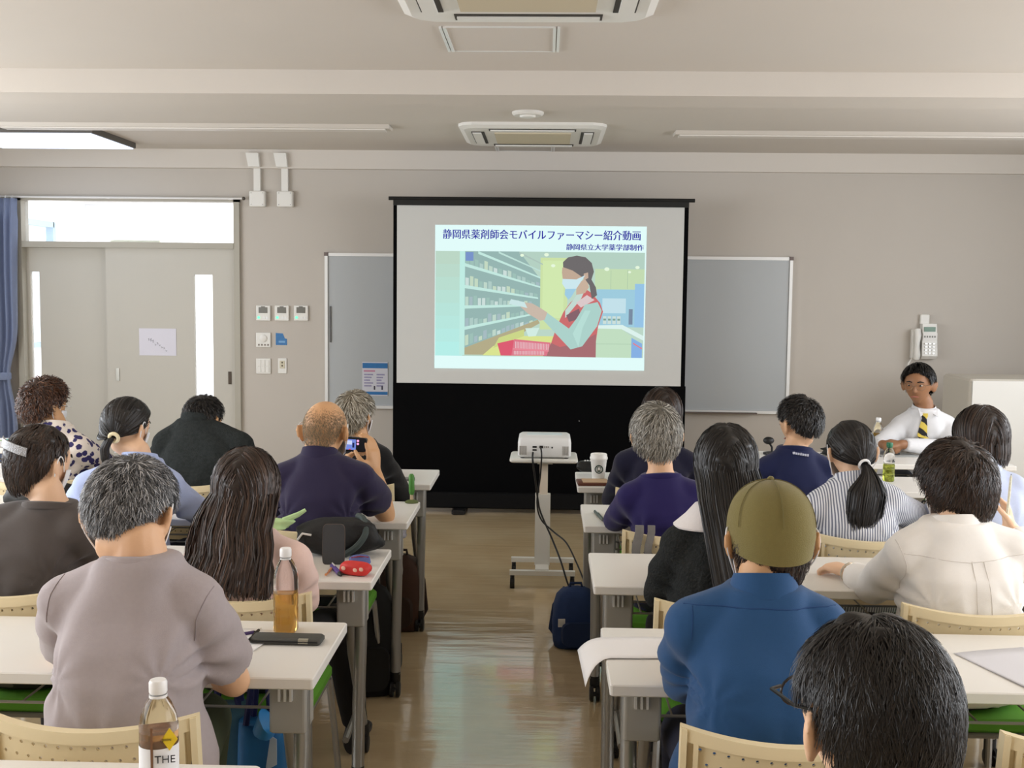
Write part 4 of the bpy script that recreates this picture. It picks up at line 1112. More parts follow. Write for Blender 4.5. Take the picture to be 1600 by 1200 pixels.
p = LONGP = person('person in a pale pink top behind the amber tea bottle', at(384, 695, 3.25), at(385, 830, 3.15), at(292, 848, 3.17), at(486, 850, 3.17), chair_p(-.86, 3), c,
    ('long', dict(t=.024, n=6200, w=.0031, K=21, seg=.030, zend=-.262, ragged=.012, leave=-.02, yb=(.125, .250), spread=1.35, wave=.007, part=.01), 'lbrown'),
    'c', yaw=0, pitch=6, hs=1.03, bulk=.92, ER=at(474, 940, 3.38), EL=at(296, 940, 3.38), pants=(24, 24, 26), ears=False, legs={1: ((-.69, 3.72, .50), (-.66, 3.86, .09))}, nr=.046, mask=False, sleeve='elbow', seed=5, depth=.108, sl_r=.060)
c = spots('blouse_spotted', (44, 38, 92), (226, 216, 206), 31)
p = SPOT = person('person in a white blouse with navy spots', at(70, 589, 4.98), at(80, 662, 4.92), at(18, 684, 4.95), at(140, 682, 4.95), chair_p(-2.24, 1), c,
    ('short', dict(t=.027, n=3600, w=.004, len=.05, K=6, lift=.012, jit=.7, curl=.006, wob=.006), 'brown'),
    'b', yaw=-32, pitch=8, hs=1.0, bulk=1.0, ER=at(170, 735, 5.15), pants=(60, 56, 60), nr=.048, mask=True, sleeve='elbow', seed=6, sl_r=.075, collar=('stand', c))
pz(p, [(.078, .03, -.004), (.080, .06, -.006), (.07, .088, -.010)], .0016, M_alu, 'glasses_temple')
c = cloth('shirt_light_blue', (172, 186, 224))
p = PONY = person('person in a light blue shirt with a cream hair tie', at(197, 619, 4.2), at(212, 716, 4.1), at(122, 738, 4.12), at(284, 740, 4.12), chair_p(-1.60, 2), c,
    ('pony', dict(t=.014, n=3600, w=.003, tie=(.30, -.82, -.50), tail_out=(0, .006, .006, 0), tail=.10, tail_n=700, tail_r=(.013, .020), tail_dy=.0, line=[(0, .052), (35, .050), (62, .030), (78, -.012), (88, .006), (100, .012), (112, -.02), (130, -.05), (155, -.062), (180, -.062)]), 'black'),
    'c', yaw=-22, pitch=10, hs=1.0, bulk=.95, ER=at(312, 800, 4.3), EL=at(112, 800, 4.3), pants=(50, 52, 70), nr=.046, mask=True, sleeve='long', loose=.006, seed=7, wr=.006, collar=('shirt', c))
def torus_at(p, dvec, rr, r, m, name, t=.014):
    d = U(dvec); c0 = d*(float(rs(d[None])[0])+t+.006); ax = U(np.cross(d, [0, 0, 1])); ay = np.cross(d, ax)
    pts = [p['T'](c0+(ax*math.cos(a)+ay*math.sin(a))*rr)-p['O'] for a in np.linspace(0, 2*PI, 15)]
    MB().tube(pts, r, 8).build(name, m, p['root'], True)
torus_at(p, (.30, -.82, -.50), .017, .007, mat('scrunchie_cream', (226, 214, 178), .7), 'hair_tie')
c = mat('sweater_charcoal', (44, 48, 48), .95, spec=.2, var=.55, vscale=70, bump=.5, bscale=160)
p = DARK = person('person in a charcoal knit sweater bowing low', at(318, 617, 5.16), at(302, 652, 5.06), at(244, 674, 5.05), at(392, 680, 5.05), chair_p(-1.57, 1), c,
    ('short', dict(t=.014, n=3000, w=.0034, len=.035, lift=.01, jit=.35), 'black'),
    'b', yaw=-20, pitch=22, hs=1.0, bulk=1.1, ER=at(402, 745, 5.25), EL=at(238, 745, 5.25), pants=(34, 34, 38), nr=.050, mask=False, sleeve='long', loose=.008, seed=8, depth=.135, collar=('polo', c))
c = cloth('polo_navy', (40, 34, 62))
p = BALD = person('person in a navy polo shirt holding up a compact camera', at(508, 620, 4.17), at(496, 706, 4.10), at(424, 724, 4.12), at(584, 726, 4.12), chair_p(-.855, 2), c,
    ('stubble', dict(n=5200, w=.0010, K=3, len=.007, line=[(0, .08), (50, .075), (70, .03), (88, .006), (100, .012), (112, -.02), (130, -.055), (155, -.07), (180, -.072)], dens=lambda d: np.clip(.95-1.25*np.clip(d[:, 2]-.05, 0, 1)-.5*np.clip(d[:, 1], 0, 1), .0, 1)), 'stub'),
    'b', yaw=-14, pitch=2, hs=1.04, bulk=1.1, ER=at(603, 804, 4.36), WR=at(586, 737, 4.43), EL=at(425, 800, 4.34), WL=at(528, 738, 4.47), pants=(40, 42, 50), vox=.0062, nr=.060, mask=True, sleeve='short', hem=.60, sl_r=.072, seed=9, depth=.125, collar=('polo', c),
    hands={'R': dict(d=np.array([-.12, .10, .98]), back=np.array([.80, .55, .1]), thumb=np.array([-.5, -.85, 0]), curl=.30, tcurl=.2), 'L': dict(d=np.array([.5, .3, .8]), back=np.array([-.6, -.7, .2]), thumb=np.array([.4, -.8, .3]), curl=.6)})
c = cloth('top_black', (16, 16, 18))
p = GW = person('person in a black top just beyond the navy polo shirt', at(554, 609, 5.06), at(558, 684, 4.98), at(506, 700, 5.0), at(612, 698, 5.0), chair_p(-.87, 1), c,
    ('short', dict(t=.020, n=3000, w=.0036, len=.055, K=6, lift=.006, jit=.2), 'beige'),
    'b', yaw=-25, pitch=6, hs=.97, bulk=1.0, ER=at(630, 775, 5.22), pants=(30, 30, 32), nr=.046, sleeve='long', seed=10, mask=True)
# ---- right block
c = cloth('top_dark_navy', (20, 20, 44))
p = HID = person('person in dark navy sitting beneath the screen corner', at(1035, 603, 5.02), at(1036, 688, 4.95), at(962, 704, 4.97), at(1092, 708, 4.97), chair_p(.53, 1), c,
    ('bob', dict(t=.020, n=3000, w=.0034, K=14, seg=.02, zend=-.09, ragged=.01), 'dbrown'), 'b', yaw=0, pitch=8, hs=1.0, sleeve='long', pants=(30, 30, 36), nr=.048, ears=False, seed=11)
c = cloth('sweater_purple_navy', (32, 24, 78))
p = G2 = person('person in a purple-navy sweater at the second right table', at(1026, 627, 4.17), at(1034, 738, 4.08), at(968, 756, 4.1), at(1106, 752, 4.1), chair_p(.50, 2), c,
    ('short', dict(t=.024, n=4200, w=.003, len=.06, K=7, lift=.004, jit=.2, dz=-.008), 'silver'), 'a', yaw=4, pitch=8, hs=1.0, sleeve='long', pants=(36, 36, 46), nr=.050, seed=12, EL=at(962, 812, 4.28), ER=at(1108, 805, 4.3), bulk=1.0, collar=('band', c))
c = cloth('tshirt_navy', (24, 31, 68))
p = NAVY = person('person in a navy T-shirt with small white print below the neck', at(1250, 617, 4.98), at(1246, 696, 4.90), at(1184, 712, 4.92), at(1312, 722, 4.92), chair_p(1.15, 1), c,
    ('short', dict(t=.020, n=3400, w=.0034, len=.04, lift=.008, jit=.3, grow=.065, line=SHORTM), 'black'), 'a', yaw=28, pitch=10, hs=1.03, sleeve='short', pants=(36, 38, 50), nr=.048, seed=13, bulk=1.05, collar=('band', c))
c = stripes('shirt_striped', (112, 118, 138), (226, 228, 234), 34)
p = STR = person('person in a striped long-sleeved shirt with a white hair tie', at(1331, 656, 4.17), at(1338, 745, 4.08), at(1262, 772, 4.1), at(1412, 762, 4.1), chair_p(1.18, 2), c,
    ('pony', dict(t=.014, n=3600, w=.003, tie=(.06, -.80, -.58), tail=.225, tail_n=2000, tail_r=(.016, .072), tail_dy=.05, tail_dx=-.035, tail_out=(0, .02, .03, .02), line=[(0, .052), (35, .050), (62, .030), (78, -.012), (88, .006), (100, .012), (112, -.02), (130, -.05), (155, -.066), (180, -.066)]), 'black'),
    'c', yaw=6, pitch=14, hs=1.0, bulk=.95, EL=at(1252, 830, 4.3), ER=at(1440, 810, 4.32), pants=(44, 44, 52), nr=.046, mask=True, sleeve='long', loose=.008, seed=14, wr=.005, collar=('shirt', c))
torus_at(p, (.06, -.80, -.58), .019, .005, mat('hair_band_white', (226, 226, 226), .6), 'hair_tie')
c = cloth('shirt_pale_blue', (186, 196, 222))
p = BOB = person('person in a pale blue shirt at the right edge', at(1535, 630, 4.22), at(1540, 728, 4.12), at(1474, 742, 4.14), at(1602, 742, 4.14), chair_p(1.66, 2), c,
    ('bob', dict(t=.026, n=4200, w=.003, K=16, seg=.02, zend=-.105, ragged=.008, part=.0), 'dbrown'), 'b', yaw=4, pitch=8, hs=1.0, sleeve='long', pants=(50, 50, 60), nr=.046, ears=False, seed=15, bulk=.95, collar=('shirt', c))
c = mat('cardigan_black', (38, 40, 40), .95, spec=.2, var=.6, vscale=90, bump=.7, bscale=140); 
p = LONGB = person('person in a black knit cardigan with a white collar', at(1136, 659, 3.3), at(1128, 800, 3.2), at(1040, 826, 3.22), at(1216, 826, 3.22), chair_p(.527, 3), c,
    ('long', dict(t=.018, n=5200, w=.0027, K=21, seg=.030, zend=-.37, ragged=.02, leave=-.02, yb=(.135, .265), spread=1.10, drift=.20, part=.015), 'black'),
    'c', yaw=-4, pitch=4, hs=1.04, bulk=.98, EL=at(1030, 925, 3.36), ER=at(1225, 925, 3.36), pants=(40, 40, 46), nr=.046, ears=False, sleeve='long', loose=.010, seed=16, wr=.006)
nc_ = p['nc']-p['O']; g = MB()
g.rings([ering(nc_+Z3*z-p['fwd']*.012, p['side']*a, p['fwd']*b, 30, 2.2) for z, a, b in ((.020, .064, .062), (.016, .075, .072), (-.012, .100, .082), (-.042, .135, .100), (-.047, .133, .098), (-.02, .09, .075))], cap=False)
g.build('shawl_collar', cloth('collar_white', (222, 216, 214)), p['root'], True)
c = cloth('blouse_white', (240, 237, 233), .8, .02)
p = WHITE = person('person in a white blouse holding up a patterned pencil', at(1497, 683, 3.32), at(1500, 812, 3.2), at(1394, 838, 3.24), at(1606, 836, 3.24), chair_p(1.206, 3), c,
    ('short', dict(t=.030, n=6500, w=.0024, len=.07, K=8, lift=.004, jit=.22, dz=-.004, wob=.005), 'dbrown'),
    'c', yaw=8, pitch=12, hs=1.08, bulk=1.0, EL=at(1364, 918, 3.40), WL=at(1330, 896, 3.53), ER=at(1625, 905, 3.42), WR=at(1578, 825, 3.52), pants=(60, 60, 70), vox=.0068, nr=.050, mask=True, sleeve='long', loose=.014, seed=17, wr=.006, collar=('stand', c),
    hands={'L': dict(d=np.array([-.55, .8, .1]), back=np.array([-.2, -.3, .9]), thumb=np.array([.7, .6, 0]), curl=.95), 'R': dict(d=np.array([-.20, .10, .97]), back=np.array([.92, .30, .1]), thumb=np.array([-.25, -.95, .1]), curl=.85, tcurl=.15, s=.95)})
mw = mat('seam_white', (220, 215, 210), .9)
on_shirt(p, pxpoly([(1408, 862), (1500, 870), (1592, 862)], 3.2), .0012, mw)
on_shirt(p, pxpoly([(1402, 845), (1412, 880), (1412, 925)], 3.2), .0012, mw)
on_shirt(p, pxpoly([(1504, 868), (1502, 946)], 3.2), .0012, mw); on_shirt(p, pxpoly([(1522, 868), (1524, 946)], 3.2), .0012, mw)
c = cloth('shirt_denim_blue', (38, 76, 120))
p = CAP = person('person in an olive cap and blue shirt', at(1206, 756, 2.42), at(1200, 912, 2.32), at(1046, 938, 2.36), at(1318, 942, 2.36), chair_p(.49, 4, -.02), c,
    ('short', dict(t=.012, n=4500, w=.0022, len=.04, lift=.004, jit=.25, dz=-.024, grow=.03), 'dbrown'),
    'b', yaw=2, pitch=8, hs=1.04, bulk=1.08, EL=at(1072, 1066, 2.54), ER=at(1325, 1064, 2.54), pants=(36, 40, 60), vox=.0085, nr=.058, mask=True, sleeve='elbow', seed=18, depth=.135, loose=.006, sl_r=.066, wr=.009, collar=('shirt', c))
mb2 = mat('seam_blue', (30, 64, 112), .9)
on_shirt(p, pxpoly([(1052, 952), (1190, 946), (1312, 952)], 2.3), .0014, mb2)
on_shirt(p, pxpoly([(1084, 952), (1080, 1000)], 2.3), .0012, mb2)
def cap_on(p):
    T, O = p['T'], p['O']; m = cloth('cap_olive', (118, 108, 64), .9, .06, .3, 500)
    a0, b0, c0 = HA+.016, HB+.016, HC+.020
    n, k = 36, 14; rs_ = []
    for i in range(k):
        fz = max(0, (i-2)/(k-3)); th = fz*PI/2*.985; z = c0*math.sin(th) if i >= 2 else -.016*(2-i); s = max(.0004, 1-(z/c0)**2.5)**(1/2.1) if i >= 2 else 1.0-.035*(2-i)
        rs_.append([T((a0*s*math.cos(f)*(1+.008*math.cos(6*f)), b0*s*math.sin(f)-.004, z-.030*max(0, -math.sin(f))*(1-min(1, i/5))))-O for f in np.linspace(0, 2*PI, n, endpoint=False)])
    o = MB().rings(rs_).build('cap', m, p['root'], True, angle=70)
    for j in range(6):
        f = PI/2+j*PI/3; pts = []
        for i in range(1, k):
            th = i/(k-1)*PI/2*.97; z = c0*math.sin(th); s = max(.0004, 1-(z/c0)**2.5)**(1/2.1); pts.append(T(((a0+.001)*s*math.cos(f)*1.01, (b0+.001)*s*math.sin(f)*1.005-.004, z+.0012))-O)
        MB().tube(pts, .0010, 5).build('cap_seam', mat('cap_stitch', (110, 101, 60), .9), o, True)
    MB().sphere(T((0, -.004, c0+.0))-O, .008, 10, 6).build('cap_button', m, o, True)
    q = []
    for f in np.linspace(.45*PI/2, PI-.45*PI/2, 13):
        q.append([T((a0*math.cos(f), b0*math.sin(f)-.004, -.002))-O, T((a0*1.05*math.cos(f), b0*math.sin(f)+.075*math.sin(f)**2, -.012))-O, T((a0*1.05*math.cos(f), b0*math.sin(f)+.075*math.sin(f)**2, -.016))-O, T((a0*math.cos(f), b0*math.sin(f)-.004, -.008))-O])
    MB().rings(q).build('cap_brim', m, o, True)
cap_on(p)
c = cloth('shirt_near_dark', (48, 50, 58))
p = NEAR = person('nearest person, wearing black-framed glasses, at the bottom edge', at(1366, 954, 1.36), at(1376, 1255, 1.29), at(1140, 1330, 1.29), at(1610, 1330, 1.29), chair_p(.42, 5, -.04), c,
    ('short', dict(t=.021, n=15000, w=.0012, len=.066, K=7, lift=.003, jit=.11, whorl=(.12, .15, .98), wob=.004, grow=.065, blow=.165, line=[(0, .052), (35, .050), (62, .030), (78, -.004), (88, .010), (100, .016), (112, -.01), (130, -.07), (155, -.118), (180, -.125)]), 'black'),
    'c', yaw=18, pitch=3, hs=1.05, bulk=1.05, pants=(40, 40, 50), vox=.007, nr=.051, seed=19, depth=.13, collar=('band', c))
def glasses(p, m, rim=.0016):
    T, O = p['T'], p['O']; g = None
    for s in (-1, 1):
        pts = [T((s*.034+.025*math.cos(a), .104-.10*abs(.025*math.cos(a)+s*.034-0)*0, -.012+.019*math.sin(a)))-O for a in np.linspace(0, 2*PI, 21)]
        g = MB().tube(pts, rim, 6).build('glasses_rim', m, p['root'], True)
        MB().tube([T((s*.060, .103, -.004))-O, T((s*.080, .090, -.002))-O, T((s*.0835, .03, -.004))-O, T((s*.085, -.012, .004))-O, T((s*.083, -.03, -.018))-O], rim*1.3, 6).build('glasses_temple', m, p['root'], True)
    MB().tube([T((-.010, .105, -.008))-O, T((.010, .105, -.008))-O], rim, 6).build('glasses_bridge', m, p['root'], True)
glasses(p, mat('spectacle_black', (22, 22, 24), .3), .002)
# ---- the speaker facing the room
c = cloth('dress_shirt_white', (214, 214, 216), .8, .02)
p = SPK = person('person in a white shirt and striped tie facing the audience', at(1436, 566, 6.62), at(1440, 634, 6.70), at(1492, 652, 6.68), at(1396, 652, 6.68), (2.22, 6.80, .555), c,
    ('short', dict(t=.021, n=3400, w=.0032, len=.05, K=6, lift=.004, jit=.18, whorl=(.3, -.4, .86), line=[(0, .064), (25, .058), (35, .050), (62, .030), (78, -.012), (88, .006), (100, .012), (112, -.02), (130, -.058), (155, -.078), (180, -.080)]), 'black'),
    'd', yaw=-30, pitch=6, hs=1.03, face=180, bulk=1.0, EL=at(1490, 702, 6.50), WL=at(1408, 694, 6.38), ER=at(1366, 702, 6.58), WR=at(1380, 694, 6.44), pants=(40, 42, 52), vox=.0075, nr=.055, sleeve='long', loose=.006, seed=20, collar=('shirt', c),
    hands={'L': dict(d=np.array([-.9, -.2, .0]), back=np.array([0, -.4, .9]), thumb=np.array([0, .8, .5]), curl=1.0, s=.85), 'R': dict(d=np.array([.5, -.7, .0]), back=np.array([-.5, -.3, .8]), thumb=np.array([.5, .6, .5]), curl=1.0, s=.85)})
glasses(p, mat('spectacle_thin', (120, 104, 86), .3, metal=.6), .0011)

# collar wings and placket of the speaker's shirt
nc_ = p['nc']-p['O']
for s in (-1, 1):
    a = nc_+np.array([s*.010, -.072, -.022]); b = nc_+np.array([s*.056, -.058, -.004]); c_ = nc_+np.array([s*.050, -.094, -.052])
    MB().rings([[a, b, c_], [q+np.array([0, -.004, .001]) for q in (a, b, c_)]]).build('collar_wing', c, p['root'])
on_shirt(p, [(p['nc'][0]-.020, p['nc'][2]-.06-.02*k) for k in range(9)], .0012, mw, 'placket')
# ================================================================== THINGS ON AND AROUND THE TABLES
def on(px, py, z=.72):
    d = _r2*(px-800)+_d2*(py-600)+_f*FPX; return np.array([0, 0, CAM_H])+d*((z-CAM_H)/d[2])
TZ = .7202
# ---- projector cart, projector, cables
t = thing('projector_cart', 'white rolling projector cart in the aisle before the screen', 'cart', (0, 6.22, 0))
mc = mat('cart_white', (214, 212, 204), .4)
MB().rbox(-.187, .187, -.15, .15, .695, .718, .02, 4).build('top_plate', mc, t, True)
MB().box(-.022, .024, -.02, .02, .47, .69).build('inner_column', mat('cart_cream', (216, 204, 186), .4), t)
MB().box(-.045, .04, -.03, .03, .10, .50).build('outer_column', mc, t)
MB().box(-.035, .05, -.03, .03, .672, .696).build('column_collar', mc, t)
MB().box(-.18, .18, -.17, -.135, .075, .10).build('base_bar', mc, t); MB().box(-.18, .18, .135, .17, .075, .10).build('base_bar', mc, t)
MB().box(-.04, .035, -.15, .15, .08, .105).build('base_spine', mc, t)
for sx in (-1, 1):
    for sy in (-1, 1):
        c = MB().tube([(sx*.165, sy*.152, .08), (sx*.165, sy*.152, .05)], .012, 8).build('caster', M_rub, t)
        MB().rings([[(sx*.165+e, sy*.152+.028*math.cos(a), .028+.028*math.sin(a)) for a in np.linspace(0, 2*PI, 15)[:-1]] for e in (-.012, .012)]).build('wheel', M_rub, c)
t = thing('projector', 'white data projector on the rolling cart', 'projector', (.003, 6.20, .7182))
mp = mat('projector_white', (224, 224, 222), .4)
def prr(hw, y0, y1, z, r=.02): 
    pts = []
    for cx, cy, a0 in ((hw-r, y1-r, 0), (-hw+r, y1-r, PI/2), (-hw+r, y0+r, PI), (hw-r, y0+r, 3*PI/2)):
        for k in range(5): a = a0+PI/2*k/4; pts.append((cx+r*math.cos(a), cy+r*math.sin(a), z))
    return pts
MB().rings([prr(.138, -.105, .105, .006), prr(.146, -.115, .115, .016), prr(.146, -.115, .115, .088), prr(.142, -.108, .108, .112), prr(.128, -.085, .095, .122)]).build('case', mp, t, True, angle=50)
MB().rings([prr(.10, -.04, .06, .121), prr(.096, -.037, .057, .1235)]).build('lid_panel', mat('projector_lid', (206, 222, 228), .35), t)
for sx in (-1, 1):
    for k in range(7): MB().box(sx*.118-.018+k*.006-.0012, sx*.118-.018+k*.006+.0012, -.1165, -.114, .02, .07).build('vent_slit', mat('vent_grey', (150, 146, 140), .6), t)
for bx, nm in (((-.065, -.042, .06, .070), 'port'), ((-.065, -.042, .044, .052), 'port'), ((-.028, -.008, .058, .072), 'port'), ((.038, .046, .058, .067), 'port')):
    MB().box(bx[0], bx[1], -.1165, -.114, bx[2], bx[3]).build(nm, M_dark, t)
for k in range(3): MB().box(.0+k*.009, .004+k*.009, -.1165, -.114, .060, .070).build('port', mat('port_grey', (120, 116, 110), .5), t)
MB().lathe([(.03, 0), (.03, .03), (.026, .032)], n=20).build('lens', mat('lens_glass', (30, 34, 44), .1), t, True)
t.children[-1].location = (.06, .115, .065); t.children[-1].rotation_euler = (-PI/2, 0, 0)
for sx in (-1, 1):
    for y in (-.09, .09): MB().lathe([(.012, 0), (.012, .008), (.01, .01)], sx*.12, y, 10).build('foot', M_dark, t)
def cable(name, label, pts, r, m):
    cv = np.array(pts, float); out = []
    n = len(cv)
    for i in range(n-1):
        p0, p1, p2, p3 = cv[max(i-1, 0)], cv[i], cv[i+1], cv[min(i+2, n-1)]
        for k in range(6):
            f = k/6; out.append(.5*((2*p1)+(-p0+p2)*f+(2*p0-5*p1+4*p2-p3)*f*f+(-p0+3*p1-3*p2+p3)*f**3))
    out.append(cv[-1]); o = MB().tube(out, r, 8).build(name, m, None, True); return tag(o, label, 'cable')
cable('power_cable', 'black power cable running from projector down to the cart foot', [(-.06, 6.075, .755), (-.06, 6.055, .71), (-.045, 6.09, .60), (-.03, 6.15, .48), (-.012, 6.165, .40), (.05, 6.12, .27), (.10, 6.05, .16), (.135, 6.00, .06), (.16, 6.0, .012), (.2, 6.03, .008)], .0052, M_dark)
cable('video_cable', 'black video cable looping from projector towards the right tables', [(-.018, 6.075, .785), (-.012, 6.05, .74), (-.018, 6.08, .62), (-.034, 6.12, .47), (-.01, 6.14, .37), (.06, 6.10, .31), (.13, 6.00, .27), (.19, 5.90, .17), (.23, 5.80, .09), (.27, 5.74, .008)], .0045, M_dark)

# ---- bottles
M_pet = mat('pet_clear', (250, 250, 250), .05, trans=1.0, ior=1.25)
def bottle(label, loc, h, r, fill, liquid, capc, lab=None, square=False):
    t = thing('drink_bottle', label, 'bottle', loc)
    k = h/.22
    def ring(rr, z):
        if not square: return [(rr*math.cos(a), rr*math.sin(a), z) for a in np.linspace(0, 2*PI, 25)[:-1]]
        return [tuple(p) for p in ering(np.array([0, 0, z]), np.array([rr, 0, 0]), np.array([0, rr, 0]), 24, 3.4)]
    prof = [(r*.86, 0), (r, .006*k), (r, .06*k), (r*.965, .066*k), (r, .072*k), (r, .10*k), (r*.965, .106*k), (r, .112*k), (r, .145*k), (r*.9, .162*k), (r*.66, .182*k), (r*.42, .195*k), (r*.40, .203*k)]
    MB().rings([ring(*p) for p in prof]).build('bottle_body', M_pet, t, True)
    ml = mat('liquid_%d_%d_%d' % liquid, liquid, .1, trans=.75, ior=1.33)
    ip = [(rr-.0012, z+.0015) for rr, z in prof if z < fill*k]; ip.append((ip[-1][0], fill*k))
    MB().rings([ring(*p) for p in ip]).build('drink', ml, t, True)
    cm = mat('cap_%d_%d_%d' % capc, capc, .4)
    MB().lathe([(.0145*max(1, k*.95), .199*k), (.0155*max(1, k*.95), .201*k), (.0155*max(1, k*.95), .218*k), (.0135*max(1, k*.95), .222*k)], n=20).build('bottle_cap', cm, t, True)
    MB().lathe([(r*.46, .192*k), (r*.46, .1965*k)], n=20).build('neck_ring', cm, t, True)
    return t, ring
def put(px, py, z=TZ): p = on(px, py, z); return (p[0], p[1], z)
bottle('half-full bottle of amber tea on the table beside the grey case', put(447, 986), .222, .031, .105, (246, 200, 112), (240, 240, 240), square=True)
t, rg = bottle('labelled bottle of brown tea on the nearest table', (at(248, 1140, 1.88)[0], 1.88, TZ), .222, .0335, .135, (214, 172, 128), (240, 240, 240))
lbl = mat('label_white', (232, 232, 234), .5)
MB().rings([rg(.0338, .02), rg(.0338, .112)], cap=False).build('label', lbl, t, True)
dk = mat('label_ink', (40, 38, 40), .5)
text('label_print', 'THE', .019, dk, (.004, -.0346, .088), (PI/2, 0, .25), t)
MB().rings([[(.0225+.017*math.cos(a)*.8, y, .128+.020*math.sin(a)) for a in (0, PI/2, PI, 3*PI/2)] for y in (-.0305, -.029)]).build('lemon_sticker', mat('label_yellow', (236, 204, 40), .5), t).rotation_euler = (0, 0, .18)
text('label_print', 'LEMON', .0055, dk, (.013, -.0318, .126), (PI/2, 0, .30), t)
MB().box(-.0025, .0015, -.0352, -.034, .02, .15).build('label_seam', mat('label_seam_brown', (120, 84, 56), .5), t)
bottle('green-capped tea bottle standing beyond the striped shirt', put(1388, 752), .19, .028, .10, (190, 200, 80), (40, 110, 80))
bottle('amber tea bottle with white cap by the speaker', put(1371, 703), .19, .028, .12, (200, 160, 80), (236, 236, 236))
bottle('small green bottle beside the white blouse', put(1541, 832), .13, .02, .09, (50, 160, 70), (30, 110, 50))

# ---- paper coffee cup with round emblem
t = thing('paper_cup', 'white paper coffee cup with a round dark emblem', 'cup', put(935, 748))
mcup = mat('cup_paper', (230, 229, 224), .6)
MB().lathe([(.028, 0), (.030, .002), (.040, .098), (.041, .10), (.039, .102)], n=28).build('cup', mcup, t, True)
MB().lathe([(.0425, .096), (.0435, .100), (.0435, .106), (.041, .110), (.040, .122), (.037, .124), (.035, .119)], n=28).build('lid', mat('lid_white', (236, 235, 230), .4), t, True)
def disc(r0, r1, z, y, n=24, x=0):
    m = MB(); m.rings([[(x+r0*math.cos(a), y, z+r0*math.sin(a)) for a in np.linspace(0, 2*PI, n+1)[:-1]], [(x+r1*math.cos(a), y-.0001, z+r1*math.sin(a)) for a in np.linspace(0, 2*PI, n+1)[:-1]]], cap=(r0 < .002)); return m
eg = mat('emblem_green', (36, 62, 54), .5)
disc(.021, .016, .052, -.0375).build('emblem_ring', eg, t)
disc(.0015, .0125, .052, -.0373).build('emblem_disc', eg, t)
MB().rings([[(.006*math.cos(a), -.0385, .055+.0075*math.sin(a)) for a in np.linspace(0, 2*PI, 13)[:-1]], [(.005*math.cos(a), -.0386, .055+.0065*math.sin(a)) for a in np.linspace(0, 2*PI, 13)[:-1]]]).build('emblem_figure', mcup, t)
for s in (-1, 1): MB().tube([(s*.004, -.0387, .048), (s*.009, -.0385, .046), (s*.0095, -.0385, .056)], .0012, 5).build('emblem_wave', mcup, t)
def slab(name, label, cat, c, w, d, h, m, rz=0, r=.006, z=TZ, part='cover'):
    t = thing(name, label, cat, (c[0], c[1], z), rz)
    MB().rbox(-w/2, w/2, -d/2, d/2, 0, h, r, 3).build(part, m, t, True, angle=50); return t
# things on the front right table
t = slab('notebook', 'brown leather notebook lying by the paper cup', 'notebook', on(926, 756), .15, .13, .014, mat('leather_brown', (92, 50, 36), .5), .05)
MB().box(-.05, .07, -.055, .055, .014, .0165).build('page_block', mat('paper_tan', (196, 168, 136), .7), t)
def blob_thing(name, label, cat, c, sx, sy, sz, m, seed, z=TZ, rz=0, amp=.18, part='body'):
    t = thing(name, label, cat, (c[0], c[1], z), rz); r = np.random.default_rng(seed); g = MB(); n, k = 26, 14; q = []
    ph = r.uniform(0, 6, 6)
    for i in range(1, k):
        a = PI*i/k; ring = []
        for j in range(n):
            f = 2*PI*j/n; w = 1+amp*(math.sin(3*f+ph[0]+2*a)*.5+math.sin(5*a+ph[1]+f)*.4+math.sin(7*f+ph[2]-3*a)*.25)
            st = lambda v, e=.7: math.copysign(abs(v)**e, v)
            ring.append((sx/2*st(math.cos(f))*math.sin(a)**.6*w, sy/2*st(math.sin(f))*math.sin(a)**.6*w, sz/2*(1-st(math.cos(a))*1.0)*(1 if i > 1 else .6)))
        q.append(ring)
    g.rings(q).build(part, m, t, True, angle=180); return t
t = blob_thing('eyeglass_case', 'black soft pouch with clasp beside the paper cup', 'pouch', on(917, 742), .10, .06, .055, mat('pouch_black', (22, 24, 24), .5), 4, z=.7365)
for k in range(3): MB().sphere((-.01+k*.013, -.01, .056), .005, 8, 6).build('clasp', M_alu, t, True)
# pens on the second right table
def pen(label, a, b, r, m, m2, z=TZ+.006):
    A, B = on(*a, z), on(*b, z); t = thing('pen', label, 'pen', (A[0], A[1], z)); v = B-A
    MB().tube([(0, 0, 0), v*.82], r, 8).build('barrel', m, t, True); MB().tube([v*.82, v*.97, v], [r, r*.6, r*.2], 8).build('tip', m2, t, True)
    MB().tube([v*.02+Z3*r*1.2, v*.3+Z3*r*1.2], r*.3, 5).build('clip', M_alu, t); return t
pg = mat('pen_dark_green', (50, 66, 58), .4)
pen('dark green pen on the second right table, left one', (930, 799), (945, 815), .007, pg, M_dark)
pen('pale grey pen on the second right table, right one', (947, 815), (955, 804), .006, mat('pen_grey', (120, 128, 124), .4), M_dark)
# loose papers
def sheet(label, c, w, d, rz, m, curl=0, z=TZ+.001, tilt=0):
    t = thing('paper_sheet', label, 'paper', (c[0], c[1], z), rz); nx, ny = 24, 6; vs = []; fs = []
    for i in range(nx+1):
        x = -w/2+w*i/nx
        for j in range(ny+1):
            y = -d/2+d*j/ny; zz = .0006*math.sin(x*30+y*14)+.0008; xx = x
            if curl and x < -w/2+curl:
                f = (-w/2+curl-x)/curl; zz -= .055*f*f*(1.0-.35*(j/ny)); xx = x+.02*f*f; y -= .05*f*f*(1-j/ny)
            vs.append((xx, y, zz+tilt*(y+d/2)))
    for i in range(nx):
        for j in range(ny): a = i*(ny+1)+j; fs.append((a, a+ny+1, a+ny+2, a+1))
    o = MB().raw(vs, fs).build('sheet', m, t, True, angle=180); s = o.modifiers.new('t', 'SOLIDIFY'); s.thickness = .0006; s.offset = 1; return t
M_pap = mat('paper_white', (240, 239, 240), .7)
